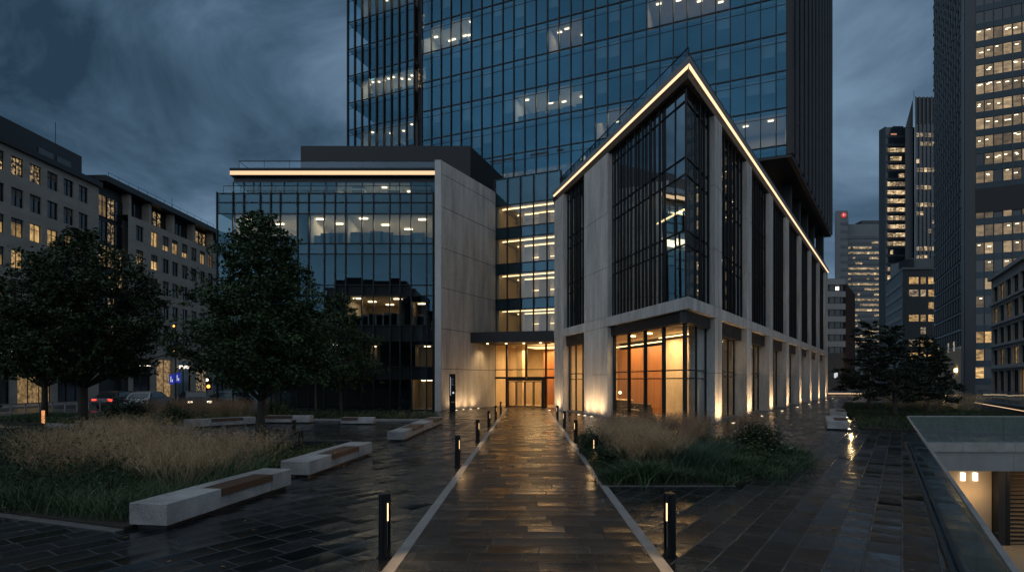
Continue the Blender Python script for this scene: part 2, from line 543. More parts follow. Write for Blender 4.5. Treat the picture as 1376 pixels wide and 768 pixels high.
# ------------------------------------------------------------------ world, sun, camera
def make_world():
    w = bpy.data.worlds.new('World')
    scene.world = w
    w.use_nodes = True
    nt = w.node_tree
    nt.nodes.clear()
    L = nt.links.new
    out = nt.nodes.new('ShaderNodeOutputWorld')
    bg = nt.nodes.new('ShaderNodeBackground')
    bg.inputs['Strength'].default_value = .1
    sky = nt.nodes.new('ShaderNodeTexSky')
    sky.sky_type = 'NISHITA'
    sky.sun_disc = False
    sky.sun_elevation = R(2)
    sky.sun_rotation = R(200)
    tc = nt.nodes.new('ShaderNodeTexCoord')
    sep = nt.nodes.new('ShaderNodeSeparateXYZ')
    L(tc.outputs['Generated'], sep.inputs[0])
    mp = nt.nodes.new('ShaderNodeMapping')
    mp.inputs['Rotation'].default_value = (0, R(-14), R(20))
    mp.inputs['Scale'].default_value = (1.0, 1.0, 1.9)
    mp.inputs['Location'].default_value = (5.1, 1.3, .4)
    L(tc.outputs['Generated'], mp.inputs[0])
    n1 = nd(nt, 'ShaderNodeTexNoise', Scale=2.7, Detail=7.0, Roughness=.56, Distortion=.55)
    L(mp.outputs[0], n1.inputs['Vector'])
    n2 = nd(nt, 'ShaderNodeTexNoise', Scale=1.1, Detail=3.0)
    L(mp.outputs[0], n2.inputs['Vector'])
    f = math_n(nt, 'ADD', math_n(nt, 'MULTIPLY', n1.outputs[0], .85), math_n(nt, 'MULTIPLY', n2.outputs[0], .20))
    f = math_n(nt, 'ADD', f, math_n(nt, 'ADD', math_n(nt, 'MULTIPLY', sep.outputs[0], .09), .022))
    f = math_n(nt, 'ADD', f, math_n(nt, 'MULTIPLY', math_n(nt, 'SUBTRACT', .34, math_n(nt, 'MAXIMUM', sep.outputs[2], 0.0)), .20))
    k = 10.0
    cl = ramp(nt, f, [(.37, (.020 * k, .046 * k, .078 * k)), (.50, (.070 * k, .128 * k, .198 * k)), (.66, (.17 * k, .265 * k, .38 * k))])
    mx = nt.nodes.new('ShaderNodeMix'); mx.data_type = 'RGBA'
    mx.inputs[0].default_value = .96
    tint = nt.nodes.new('ShaderNodeMix'); tint.data_type = 'RGBA'; tint.blend_type = 'MULTIPLY'
    tint.inputs[0].default_value = 1.0
    L(sky.outputs[0], tint.inputs[6]); tint.inputs[7].default_value = (.5, .62, 1, 1)
    L(tint.outputs[2], mx.inputs[6]); L(cl, mx.inputs[7])
    # overhead and behind the camera the unseen sky is set paler and less blue to light the facades
    back = math_n(nt, 'MULTIPLY', math_n(nt, 'MAXIMUM', math_n(nt, 'MULTIPLY', sep.outputs[1], -1.0), 0.0), 1.7)
    up = math_n(nt, 'MULTIPLY', math_n(nt, 'MAXIMUM', math_n(nt, 'SUBTRACT', sep.outputs[2], .60), 0.0), 3.0)
    mask = math_n(nt, 'ADD', back, up, True)
    pale = ramp(nt, f, [(.37, (2.4, 3.0, 3.65)), (.62, (4.7, 5.6, 6.6))])
    left = math_n(nt, 'ADD', math_n(nt, 'MULTIPLY', math_n(nt, 'MAXIMUM', math_n(nt, 'MULTIPLY', sep.outputs[0], -1.0), 0.0), 1.75), .80)
    vp = nt.nodes.new('ShaderNodeVectorMath'); vp.operation = 'SCALE'
    L(pale, vp.inputs[0]); L(left, vp.inputs['Scale'])
    vm = nt.nodes.new('ShaderNodeMix'); vm.data_type = 'RGBA'
    L(mask, vm.inputs[0]); L(mx.outputs[2], vm.inputs[6]); L(vp.outputs[0], vm.inputs[7])
    L(vm.outputs[2], bg.inputs['Color'])
    L(bg.outputs[0], out.inputs[0])


make_world()
sun = bpy.data.lights.new('sun', 'SUN')
sun.energy = .12
sun.angle = R(12)
sun.color = (1, .93, .85)
so = bpy.data.objects.new('sun', sun)
so.rotation_euler = (R(38), 0, R(-55))
so.location = (0, -20, 40)
col.objects.link(so)

cam = bpy.data.cameras.new('camera')
cam.sensor_width = 36
cam.lens = F / 1376 * 36
cam.shift_y = (HZ - 384) / 1376
cam.clip_start = .1
cam.clip_end = 4000
co = bpy.data.objects.new('camera', cam)
co.location = (0, 0, EYE)
co.rotation_euler = (R(90), 0, 0)
col.objects.link(co)
scene.camera = co
scene.view_settings.view_transform = 'Standard'
scene.view_settings.look = 'None'
scene.view_settings.exposure = 0
scene.view_settings.gamma = 1
scene.render.engine = 'CYCLES'
cy = scene.cycles
cy.max_bounces = 7
cy.diffuse_bounces = 3
cy.glossy_bounces = 4
cy.transmission_bounces = 4
cy.transparent_max_bounces = 16
cy.caustics_reflective = False
cy.caustics_refractive = False
cy.sample_clamp_indirect = 4.0
cy.use_denoising = True
try:
    cy.denoiser = 'OPENIMAGEDENOISE'
except Exception:
    pass

# ------------------------------------------------------------------ ground with the sunken court cut out
KR = .6566
COURT = [(.964 + KR * 1.5, 1.5), (14.75, 21.0), (46.0, 20.2), (46.0, 1.5)]   # near-left, far-left, far-right, near-right
mb = MB()
B = 1800
A0, P0, B0, C0 = COURT
for q in (((-B, -B), (A0), (P0), (-B, B)), ((-B, B), P0, B0, (B, B)), ((B, B), B0, C0, (B, -B)), ((B, -B), C0, A0, (-B, -B))):
    mb.face(*[mb.p(x, y, 0) for x, y in q])
tag(mb.build('ground', M['ground']), kind='structure')

PK = .0255
pa = lambda off, y: (off + PK * y, y)
mb = MB()
mb.face(*[mb.p(*pa(o, y), .004) for o, y in ((-1.59, -3), (1.62, -3), (1.62, 50.0), (-1.59, 50.6))])
tag(mb.build('path', M['path']), kind='structure')
for o0 in (-1.75, 1.62):
    mb = MB()
    for k in range(44):
        y0, y1 = -3 + k * 1.2, -3 + k * 1.2 + 1.194
        if y1 > 49: break
        mb.prism([pa(o0 + .002, y0), pa(o0 + .158, y0), pa(o0 + .158, y1), pa(o0 + .002, y1)], -.05, .010)
    tag(mb.build('kerb', M['kerb']), kind='structure')

# street on the left
mb = MB().at(frame(-47, 51.9, math.atan2(.9997, .0263)))
mb.quad((-60, -16.5, .006), (-60, -5.0, .006), (120, -5.0, .006), (120, -16.5, .006))
tag(mb.build('road', M['asphalt']), kind='structure')
mb = MB().at(frame(-47, 51.9, math.atan2(.9997, .0263)))
for k in range(26):
    mb.quad((-50 + k * 6, -10.85, .010), (-50 + k * 6, -10.7, .010), (-47 + k * 6, -10.7, .010), (-47 + k * 6, -10.85, .010))
tag(mb.build('road_marking', M['white_paint']), kind='structure')
mb = MB().at(frame(-47, 51.9, math.atan2(.9997, .0263)))
mb.box(-60, 120, -4.98, -.02, -.05, .13)
tag(mb.build('pavement', M['kerb']), kind='structure')

# ------------------------------------------------------------------ stone office blocks on the left street
STREET = math.atan2(.9997, .0263)


def street_pt(u, w=0):
    """point on the street facade line: u along it (world Y = 51.9 + u roughly), w towards the street"""
    v = frame(-47, 51.9, STREET) @ Vector((u, -w, 0))
    return v


def make_window(name, w, h, mat, parent, loc, rot, mull=1, transom=0.0, frame_mat=None, blind=0.0):
    fr = MB()
    t = .06
    fr.box(-w / 2, -w / 2 + t, -.05, .05, 0, h).box(w / 2 - t, w / 2, -.05, .05, 0, h)
    fr.box(-w / 2 + t, w / 2 - t, -.05, .05, 0, t).box(-w / 2 + t, w / 2 - t, -.05, .05, h - t, h)
    for k in range(mull):
        x = -w / 2 + w * (k + 1) / (mull + 1)
        fr.box(x - .03, x + .03, -.04, .04, t, h - t)
    if transom:
        fr.box(-w / 2 + t, w / 2 - t, -.035, .035, transom - .02, transom + .02)
    o = fr.build(name, frame_mat or M['metal'])
    g = MB()
    g.quad((-w / 2 + t, .02, t), (w / 2 - t, .02, t), (w / 2 - t, .02, h - t), (-w / 2 + t, .02, h - t))
    p = g.build('pane', mat, None)
    p.parent = o
    if blind:
        q = MB()
        q.quad((-w / 2 + t, .005, h - t - h * blind), (w / 2 - t, .005, h - t - h * blind), (w / 2 - t, .005, h - t), (-w / 2 + t, .005, h - t))
        bl = q.build('blind', M['blindcloth'], None)
        bl.parent = o
    o.parent = parent
    o.location = loc
    o.rotation_euler = (0, 0, rot)
    return o


def window_set(parent, protos, key, u, z, Mx, rot, off):
    """first use builds the kind, later uses copy it"""
    kind, w, h, mat, mull, tr = key
    bl = random.choice((0, 0, 0, .22, .4, .62)) if kind == 'w' else 0
    key = key + (bl,)
    loc = Mx @ Vector((u, .18, z)) - off
    if key not in protos:
        protos[key] = make_window('window', w, h, mat, parent, loc, rot, mull, tr, blind=bl)
        return protos[key]
    c = copy_tree(protos[key], parent)
    c.location = loc
    return c


def stone_block_one():
    t = thing('office_building', 'grey limestone office block at far left with a dark set-back attic storey', 'office building', (-47.5, 45, 0))
    Mx = frame(-47, 51.9, STREET)
    off = wloc(t)
    protos = {}
    us = [-14 + 2.0 * k + 1.8 for k in range(13)]      # window axes
    us = [u for u in us if u < 11.2]
    rows = [22.66, 19.7, 16.85, 13.85, 11.1, 8.2]
    op = []
    for z in rows:
        for u in us:
            op.append((u - .65, u + .65, z - .87, z + .87))
    op += [(-12 + k * 4.6, -8.2 + k * 4.6, .15, 4.6) for k in range(5)]
    mb = MB().at(Mx)
    opening_wall(mb, -15, 12.0, 0, 24.2, op, .28)
    mb.quad((12, 0, 0), (12, 16, 0), (12, 16, 24.2), (12, 0, 24.2))
    mb.quad((-15, 16, 24.2), (-15, 0, 24.2), (12, 0, 24.2), (12, 16, 24.2))
    mb.build('wall', M['stone'], t)
    MB().at(Mx).box(-15, 12.2, -.35, .4, 24.2, 24.75).build('cornice', M['darkgrey'], t)
    MB().at(Mx).box(-15, 11.9, -.06, .02, 5.3, 5.6).build('string_course', M['stone2'], t)
    MB().at(Mx).box(-15, 12.8, 2.6, 15.8, 24.75, 28.0).build('attic_storey', M['darkgrey'], t)
    for u in (7.0, 9.3):
        MB().at(Mx).box(u, u + 1.9, 2.54, 2.62, 25.6, 26.7).build('attic_window', M['win_dark'], t)
    for u in (3.2, 12.0):
        MB().at(Mx).tube([(u, 5, 27.9), (u, 5, 31.6)], .035, 6).build('roof_mast', M['metal'], t)
    lit = {(2, 1): 'win_lit', (2, 2): 'win_lit'}
    for r, z in enumerate(rows):
        for k, u in enumerate(us):
            mat = 'win_dark'
            if r in (2, 3):
                mat = 'win_lit' if u < 7.5 or (r == 2) else 'win_dark'
                if r == 2 and u > 9: mat = 'win_lit2'
            if r == 0 and -0.5 < u < 2.5: mat = 'win_half'
            if r == 0 and 3 < u < 5: mat = 'win_half'
            if r == 0 and 9 < u: mat = 'win_lit2' if random.random() < .4 else 'win_dark'
            if r == 4 and u < .5: mat = 'win_lit2'
            if r == 5 and random.random() < .3: mat = 'win_lit'
            mull, tr = 1, (.0 if r % 2 else 1.2)
            window_set(t, protos, ('w', 1.3, 1.74, M[mat], mull, tr), u, z - .87, Mx, STREET, off)
    for k in range(5):
        m = ('shop', 'shop', 'win_dark', 'win_lit2', 'win_dark')[k]
        window_set(t, protos, ('s', 3.8, 4.45, M[m], 2, 3.2), -10.1 + k * 4.6, .15, Mx, STREET, off)
    s = MB().at(Mx).box(-2.0, 1.6, -.35, -.12, 4.75, 5.15).build('shop_sign', M['shoplight'], t)
    mb = MB().at(Mx)
    for k in range(5):
        mb.box(-12.1 + k * 4.6, -8.1 + k * 4.6, -1.1, -.02, 4.62, 4.72)
    mb.build('shop_canopy', M['metal'], t)
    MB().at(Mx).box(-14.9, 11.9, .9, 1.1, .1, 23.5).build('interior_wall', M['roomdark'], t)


def stone_block_two():
    t = thing('office_building', 'pale limestone office block with a glazed corner stair tower and recessed top storey', 'office building', (-46.6, 78, 0))
    Mx = frame(-47, 51.9, STREET)
    off = wloc(t)
    protos = {}
    axes = [18.8, 21.6, 23.9, 25.9, 28.1, 30.3, 32.5, 34.6, 36.7, 38.8]
    rows = [20.7, 17.7, 14.7, 11.5, 8.2]
    op = [(u - .68, u + .68, z - .95, z + .95) for u in axes for z in rows]
    op += [(17.6 + 4.4 * k, 20.8 + 4.4 * k, .15, 5.2) for k in range(5)]
    mb = MB().at(Mx)
    opening_wall(mb, 16.7, 40.4, 0, 22.5, op, .28)
    mb.quad((40.4, 0, 0), (40.4, 15, 0), (40.4, 15, 22.5), (40.4, 0, 22.5))
    mb.quad((16.7, 15, 22.5), (16.7, 0, 22.5), (40.4, 0, 22.5), (40.4, 15, 22.5))
    mb.build('wall', M['stone2'], t)
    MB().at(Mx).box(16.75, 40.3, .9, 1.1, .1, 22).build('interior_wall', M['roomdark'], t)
    # recessed top storey
    MB().at(Mx).box(16.7, 40.4, 1.0, 14.8, 22.5, 25.1).build('top_storey', M['darkgrey'], t)
    MB().at(Mx).box(12.4, 40.6, -.5, 14.9, 25.1, 25.75).build('cornice', M['darkgrey'], t)
    for u in (16.9, 20.6, 25.4, 30.2, 35.0, 39.9):
        MB().at(Mx).box(u, u + .45, .05, 1.0, 22.5, 25.1).build('top_storey_pier', M['stone2'], t)
    for k, u in enumerate((17.7, 21.5, 26.3, 31.1, 35.9)):
        n = 2 if k == 0 else 4
        w = 1.25 if k == 0 else .82
        for j in range(n):
            mat = 'win_half' if (k, j) in ((1, 1), (1, 2), (3, 0), (3, 1), (3, 2), (3, 3), (4, 0)) else 'win_dark'
            loc = Mx @ Vector((u + .5 + j * (w + .1), .95, 22.85)) - off
            key = ('t', w, 1.9, M[mat])
            if key in protos:
                c = copy_tree(protos[key], t); c.location = loc
            else:
                protos[key] = make_window('window', w, 1.9, M[mat], t, loc, STREET, 0)
    for k, u in enumerate(axes):
        for r, z in enumerate(rows):
            mat = 'win_dark'
            if r == 0 and k in (1, 2, 3, 4, 6): mat = 'win_lit'
            if r == 0 and k == 7: mat = 'win_lit2'
            if r == 1 and k in (0,): mat = 'win_half'
            if r == 1 and k == 1: mat = 'win_lit'
            window_set(t, protos, ('w', 1.36, 1.9, M[mat], 1, 0.0), u, z - .95, Mx, STREET, off)
    for k in range(5):
        window_set(t, protos, ('s', 3.2, 5.05, M[('win_dark', 'win_lit2', 'win_dark', 'win_half', 'win_dark')[k]], 1, 3.4), 19.2 + 4.4 * k, .15, Mx, STREET, off)
    # glazed stair tower between the two blocks
    MB().at(Mx).box(12.6, 16.65, .8, 9, 0, 24.9).build('stair_tower', M['darkgrey'], t)
    us = [12.7, 14.1, 15.4, 16.6]
    for z, mats in ((21.3, ('win_lit2', 'win_half', 'win_dark')), (18.4, ('win_dark', 'win_half', 'win_dark')), (15.6, ('win_lit', 'win_lit', 'win_half')), (12.6, ('win_dark', 'win_lit', 'win_half')), (9.6, ('win_dark', 'win_half', 'win_dark')), (6.6, ('win_dark', 'win_lit2', 'win_dark'))):
        for j in range(3):
            key = ('st', M[mats[j]])
            loc = Mx @ Vector(((us[j] + us[j + 1]) / 2, .70, z)) - off
            if key in protos:
                c = copy_tree(protos[key], t); c.location = loc
            else:
                protos[key] = make_window('window', 1.22, 2.5, M[mats[j]], t, loc, STREET, 1, 1.3)
    # roof plant and rail
    MB().at(Mx).box(18.5, 22.5, 4, 9, 25.75, 26.8).box(18.0, 23.2, 3.6, 9.4, 26.8, 27.0).build('roof_plant', M['dark'], t)
    mb = MB().at(Mx)
    for k in range(14):
        mb.tube([(14 + k * 1.7, .4, 25.7), (14 + k * 1.7, .4, 26.6)], .025, 5)
    mb.tube([(14, .4, 26.6), (36.1, .4, 26.6)], .025, 5).tube([(14, .4, 26.2), (36.1, .4, 26.2)], .02, 5)
    mb.build('roof_railing', M['metal'], t)
    MB().at(Mx).tube([(33, 5, 25.7), (33, 5, 29.8)], .03, 6).build('roof_mast', M['metal'], t)
    # stone portal and glowing sign over the shop door
    MB().at(Mx).box(24.3, 29.6, -.5, -.02, 6.3, 7.1).build('portal_pediment', M['stone2'], t)
    MB().at(Mx).box(26.6, 28.4, -.4, -.12, 4.1, 4.5).build('shop_sign', M['shoplight'], t)


stone_block_one()
stone_block_two()


# ------------------------------------------------------------------ glass tower
def lit_zone(parent, Mx, u0, u1, y0, y1, z0, z1, lamps, wallmat='room', lampmat='lamp', desks=0, lamp_size=(.5, .12)):
    """a lit room behind the glass: floor, walls, ceiling and lamps that light it"""
    mb = MB().at(Mx)
    e = .02
    mb.quad((u0, y1, z0), (u1, y1, z0), (u1, y1, z1), (u0, y1, z1))
    mb.quad((u0, y0, z0), (u0, y1, z0), (u0, y1, z1), (u0, y0, z1))
    mb.quad((u1, y1, z0), (u1, y0, z0), (u1, y0, z1), (u1, y1, z1))
    mb.quad((u0, y0, z1), (u0, y1, z1), (u1, y1, z1), (u1, y0, z1))
    mb.quad((u0, y1, z0), (u0, y0, z0), (u1, y0, z0), (u1, y1, z0))
    rm = mb.build('lit_room', M[wallmat], parent)
    lb = MB().at(Mx)
    for (a, b) in lamps:
        w, d = lamp_size
        lb.box(a - w, a + w, b - d, b + d, z1 - .10, z1 - .05)
    if lamps:
        lb.build('ceiling_lamp', M[lampmat], rm)
    if desks:
        db = MB().at(Mx)
        n = desks
        for k in range(n):
            u = u0 + (u1 - u0) * (k + .5) / n
            h = random.uniform(.75, 1.25)
            db.box(u - .55, u + .5, y0 + .8, y0 + 1.4, z0, z0 + h)
            db.box(u - .2, u + .15, y0 + 1.45, y0 + 1.9, z0, z0 + h * .9)
        db.build('office_furniture', M['desk'], rm)
    return rm


TX, TY = .4947 * 50, 50.0
TF_ANG = math.atan2(-.391, .92)                       # along the front, left to right
FL = 72.0


def tower():
    t = thing('glass_tower', 'tall blue glass office tower rising behind the pointed corner building', 'tower', (10, 62, 0))
    # front frame: origin at right corner minus length; x to the right
    Lf = .762 * 50
    ox, oy = TX - .92 * Lf, TY + .391 * Lf
    Mf = frame(ox, oy, TF_ANG)
    Mr = frame(TX, TY, FACE_ANG)
    fh = 3.3
    z_soff = 22.4
    base = z_soff + .85
    nF = 15
    zs = [base + fh * k for k in range(nF)]
    top = zs[-1]
    ncol = 30
    us = [Lf * k / ncol for k in range(ncol + 1)]
    # left edge panes are narrower in the picture's left part, so widen progressively to the right corner
    lev0 = 1       # left half of the tower starts one storey higher
    for k in range(nF - 1):
        panes(us, zs[k], zs[k + 1], Mf, 0, .003).build('glazing', M['gl_tower'], t)
    panes(us[15:], z_soff, base, Mf, 0, .003).build('glazing', M['gl_tower'], t)
    mb = MB().at(Mf)
    for i, u in enumerate(us):
        z0 = z_soff
        mb.box(u - .045, u + .045, -.16, .05, z0, top)
    mb.build('mullion', M['metal'], t)
    for k in range(nF):
        MB().at(Mf).box(0, Lf, -.07, .04, zs[k] - .05, zs[k] + .05).build('transom', M['metal'], t)
        if k < nF - 1:
            MB().at(Mf).box(0, Lf, -.03, .02, zs[k] + fh - .74, zs[k] + fh - .70).build('transom', M['metal'], t)
    # floors and dark core
    TC = Vector((TX, TY)); tf = Vector((-.92, .391)); tr_ = Vector((.568, .8236))
    pt = lambda a, b: tuple(TC + tf * a + tr_ * b)
    for k in range(nF):
        MB().prism([pt(.22, .2), pt(.22, 33.4), pt(36, 33.4), pt(Lf - .1, .2)], zs[k] - .28, zs[k] - .06).build('floor_slab', M['slab'], t)
    MB().prism([pt(4.2, 5.2), pt(4.2, 31), pt(32, 31), pt(37.5, 5.2)], z_soff + .1, top - .1).build('core_wall', M['roomdark'], t)
    # ceilings' bulkheads and blinds
    mb = MB().at(Mf)
    for k in range(1, nF - 1):
        for i in range(ncol):
            if random.random() < .22:
                h = random.uniform(.4, 1.7)
                mb.box(us[i] + .1, us[i + 1] - .1, .2, .24, zs[k] + fh - .35 - h, zs[k] + fh - .35)
    mb.build('blind', M['paleband'], t)

    def u_at(px, z):
        k = (px - CX) / F
        # ox + .92u = k (oy - .391 u)
        return (k * oy - ox) / (.92 + k * .391)

    def storey(px, py):
        u = u_at(px, 0)
        d = oy - .391 * u
        return int((ZH(py, d) - base) // fh)

    zones = [(572, 640, 30, 6, 1), (736, 790, 25, 3, 0), (692, 790, 150, 4, 5), (990, 1064, 185, 2, 0), (860, 980, 20, 4, 0), (798, 845, 150, 1, 0)]
    used = {}
    for px0, px1, py, nl, dk in zones:
        k = storey((px0 + px1) / 2, py)
        u0, u1 = u_at(px0, 0), u_at(px1, 0)
        # snap to the mullions
        u0 = min(us, key=lambda q: abs(q - u0)) + .08
        u1 = min(us, key=lambda q: abs(q - u1)) - .08
        u1 = min(u1, Lf - .35)
        if (k, round(u0)) in used: continue
        used[(k, round(u0))] = 1
        lamps = [(u0 + (u1 - u0) * (j + .5) / nl + random.uniform(-.3, .3), random.uniform(1.0, 3.6)) for j in range(nl)]
        if u1 - u0 > 2.9:
            area_light('room_light', Mf @ Vector(((u0 + u1) / 2, 2, zs[k] + fh - .5)), (u1 - u0) * .8, (u1 - u0) * 17, (1, .82, .58), (0, 0, 0), 2.0)
        lit_zone(t, Mf, u0, u1, .25, 4.6, zs[k] + .03, zs[k] + fh - .32, lamps, 'room' if dk else 'ochre', 'lamp', dk * 2, (.24, .10))
    # narrow recess and the left section
    Mg = frame(ox, oy, TF_ANG)
    wl = .92
    rec = 1.3
    Ls = 9.6
    MB().at(Mg).box(-rec, -.06, 1.2, 9, z_soff, top).build('recess_wall', M['dark'], t)
    usl = [-rec - Ls + Ls * k / 9 for k in range(10)]
    for k in range(nF - 1):
        panes(usl, zs[k], zs[k + 1], Mg, .5, .003).build('glazing', M['gl_tower'], t)
    mb = MB().at(Mg)
    for u in usl:
        mb.box(u - .06, u + .06, .28, .56, z_soff, top)
    mb.build('mullion', M['metal'], t)
    for k in range(nF):
        MB().at(Mg).box(usl[0], usl[-1], .44, .54, zs[k] - .05, zs[k] + .05).build('transom', M['metal'], t)
        MB().at(Mg).box(usl[0], usl[-1], .47, .52, zs[k] + fh - .74, zs[k] + fh - .70).build('transom', M['metal'], t)
    fl = MB().at(Mg)
    for k in range(nF):
        fl.box(-rec - Ls + .1, -rec - .02, .62, 9, zs[k] - .28, zs[k] - .06)
    fl.build('floor_slab', M['slab'], t)
    MB().at(Mg).box(-rec - Ls + 1.2, -rec - .05, 4.2, 12, z_soff, top - .1).build('core_wall', M['roomdark'], t)
    d = oy + 2
    for py, nl in ((125, 10), (20, 5), (198, 4)):
        k = int((ZH(py, d + 2) - base) // fh)
        a, b = (-rec - Ls + 2.0, -rec - .15)
        lit_zone(t, Mg, a, b, .75, 4.0, zs[k] + .03, zs[k] + fh - (.9 if nl == 10 else .3), [(a + (b - a) * (j + .5) / nl, random.uniform(1.2, 2.6)) for j in range(nl)], 'room', 'lamp', 4, (.12, .12))
        area_light('room_light', Mg @ Vector(((a + b) / 2, 2, zs[k] + fh - 1.0)), 6, 150 if nl == 10 else 40, (1, .84, .6), (0, 0, 0), 1.5)
        if nl == 10:
            MB().at(Mg).box(-rec + .1, -.2, 1.05, 1.15, zs[k] + .2, zs[k] + 2.4).build('lit_window', M['win_half'], t)
    k = int((ZH(45, d + 2) - base) // fh)
    MB().at(Mg).box(-rec + .55, -.35, 1.05, 1.15, zs[k] + .4, zs[k] + 2.0).build('lit_window', M['win_half'], t)
    # right side
    Lr = 33.8
    nr = 34
    usr = [Lr * k / nr for k in range(nr + 1)]
    for k in range(nF - 1):
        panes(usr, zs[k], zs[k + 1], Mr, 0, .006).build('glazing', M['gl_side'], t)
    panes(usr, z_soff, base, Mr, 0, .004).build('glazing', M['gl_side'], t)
    for k, u in enumerate(usr[1:]):
        MB().at(Mr).box(u - .035, u + .035, -.16, .03, z_soff, top).build('mullion', M['sidefin' if k % 3 else 'metal'], t)
    for k in range(nF):
        MB().at(Mr).box(.56, Lr - .06, -.05, -.02, zs[k] - .12, zs[k] + .12).build('transom', M['metal'], t)
    MB().at(Mr).box(-.12, .55, -.12, .45, z_soff, top).build('corner_post', M['metal'], t)
    for k in range(2, 6):
        for j in range(3):
            u = random.uniform(4, 28)
            MB().at(Mr).box(u, u + random.uniform(.8, 2.2), 1.2, 1.3, zs[k] + 1.3, zs[k] + 2.1).build('lit_window', M['win_half'], t)
    # soffit, raised a storey over the entrance side
    C = Vector((TX, TY)); fd = Vector((-.92, .391)); rd = Vector((.568, .8236))
    poly = [C, C + rd * Lr, C + rd * Lr + fd * 22, C + fd * 14]
    MB().prism([tuple(q) for q in poly], z_soff - .25, z_soff - .02).build('soffit', M['dark'], t)
    poly = [C + fd * 14, C + fd * 14 + rd * 12, C + fd * 50 + rd * 12, C + fd * 50]
    MB().prism([tuple(q) for q in poly], base + fh - .55, base + fh - .3).build('soffit', M['dark'], t)
    # recessed lower storeys under the overhang
    Mq = frame(ox, oy, TF_ANG)
    MB().at(Mq).box(.5, 24, 2.6, 12, 0, base + fh - .56).build('podium_wall', M['dark'], t)
    for i in range(9):
        MB().at(Mq).box(8 + i * 1.5, 9.4 + i * 1.5, 2.5, 2.57, 24.6, 25.6).build('lit_window', M['win_lit2'], t)
    # posts and a lit core on the roof terrace under the overhang
    for u, w in ((1.6, 4.5), (7.5, 3.0), (13.5, 3.0), (19.5, 3.0), (25.5, 3.0), (31, 2.5)):
        MB().at(Mr).box(u, u + .9, w - 1.8, w - .9, 17.5, z_soff - .26).build('column', M['darkgrey'], t)
    MB().at(Mr).box(3, Lr - 2, 6.5, 20, 17.5, z_soff - .26).build('terrace_wall', M['darkgrey'], t)
    for u in (5.0, 14.0, 15.6, 22.5):
        MB().at(Mr).box(u, u + (.35 if u != 14 else 1.6), 6.42, 6.48, 19.0, 21.8 if u != 14 else 19.6).build('terrace_lamp', M['lampw'] if u == 14 else M['win_half'], t)


tower()


# ------------------------------------------------------------------ pointed corner building
Cc = Vector((8.42, 27.0)); Lc = Vector((3.43, 45.8)); Rc = Vector((43.5, 77.9))
LLEN = (Cc - Lc).length
RLEN = (Rc - Cc).length
ML = frame(Lc.x, Lc.y, math.atan2(Cc.y - Lc.y, Cc.x - Lc.x))
MR = frame(Cc.x, Cc.y, math.atan2(Rc.y - Cc.y, Rc.x - Cc.x))
RW_PIERS = [5.4 + 7.72 * k for k in range(8)]     # pier centres on the right face
PW = 1.45


def inner(off):
    """corner point pushed inwards by off from both faces"""
    dl = (Lc - Cc).normalized(); dr = (Rc - Cc).normalized()
    nl = Vector((-dl.y, dl.x)); nr = Vector((dr.y, -dr.x))
    if nl.dot(dr) < 0: nl = -nl
    if nr.dot(dl) < 0: nr = -nr
    # Cc + nl*off + a*dl = Cc + nr*off + b*dr
    Mx = Matrix(((dl.x, -dr.x), (dl.y, -dr.y)))
    rhs = (nr - nl) * off
    ab = Mx.inverted() @ rhs
    return Cc + nl * off + dl * ab[0]


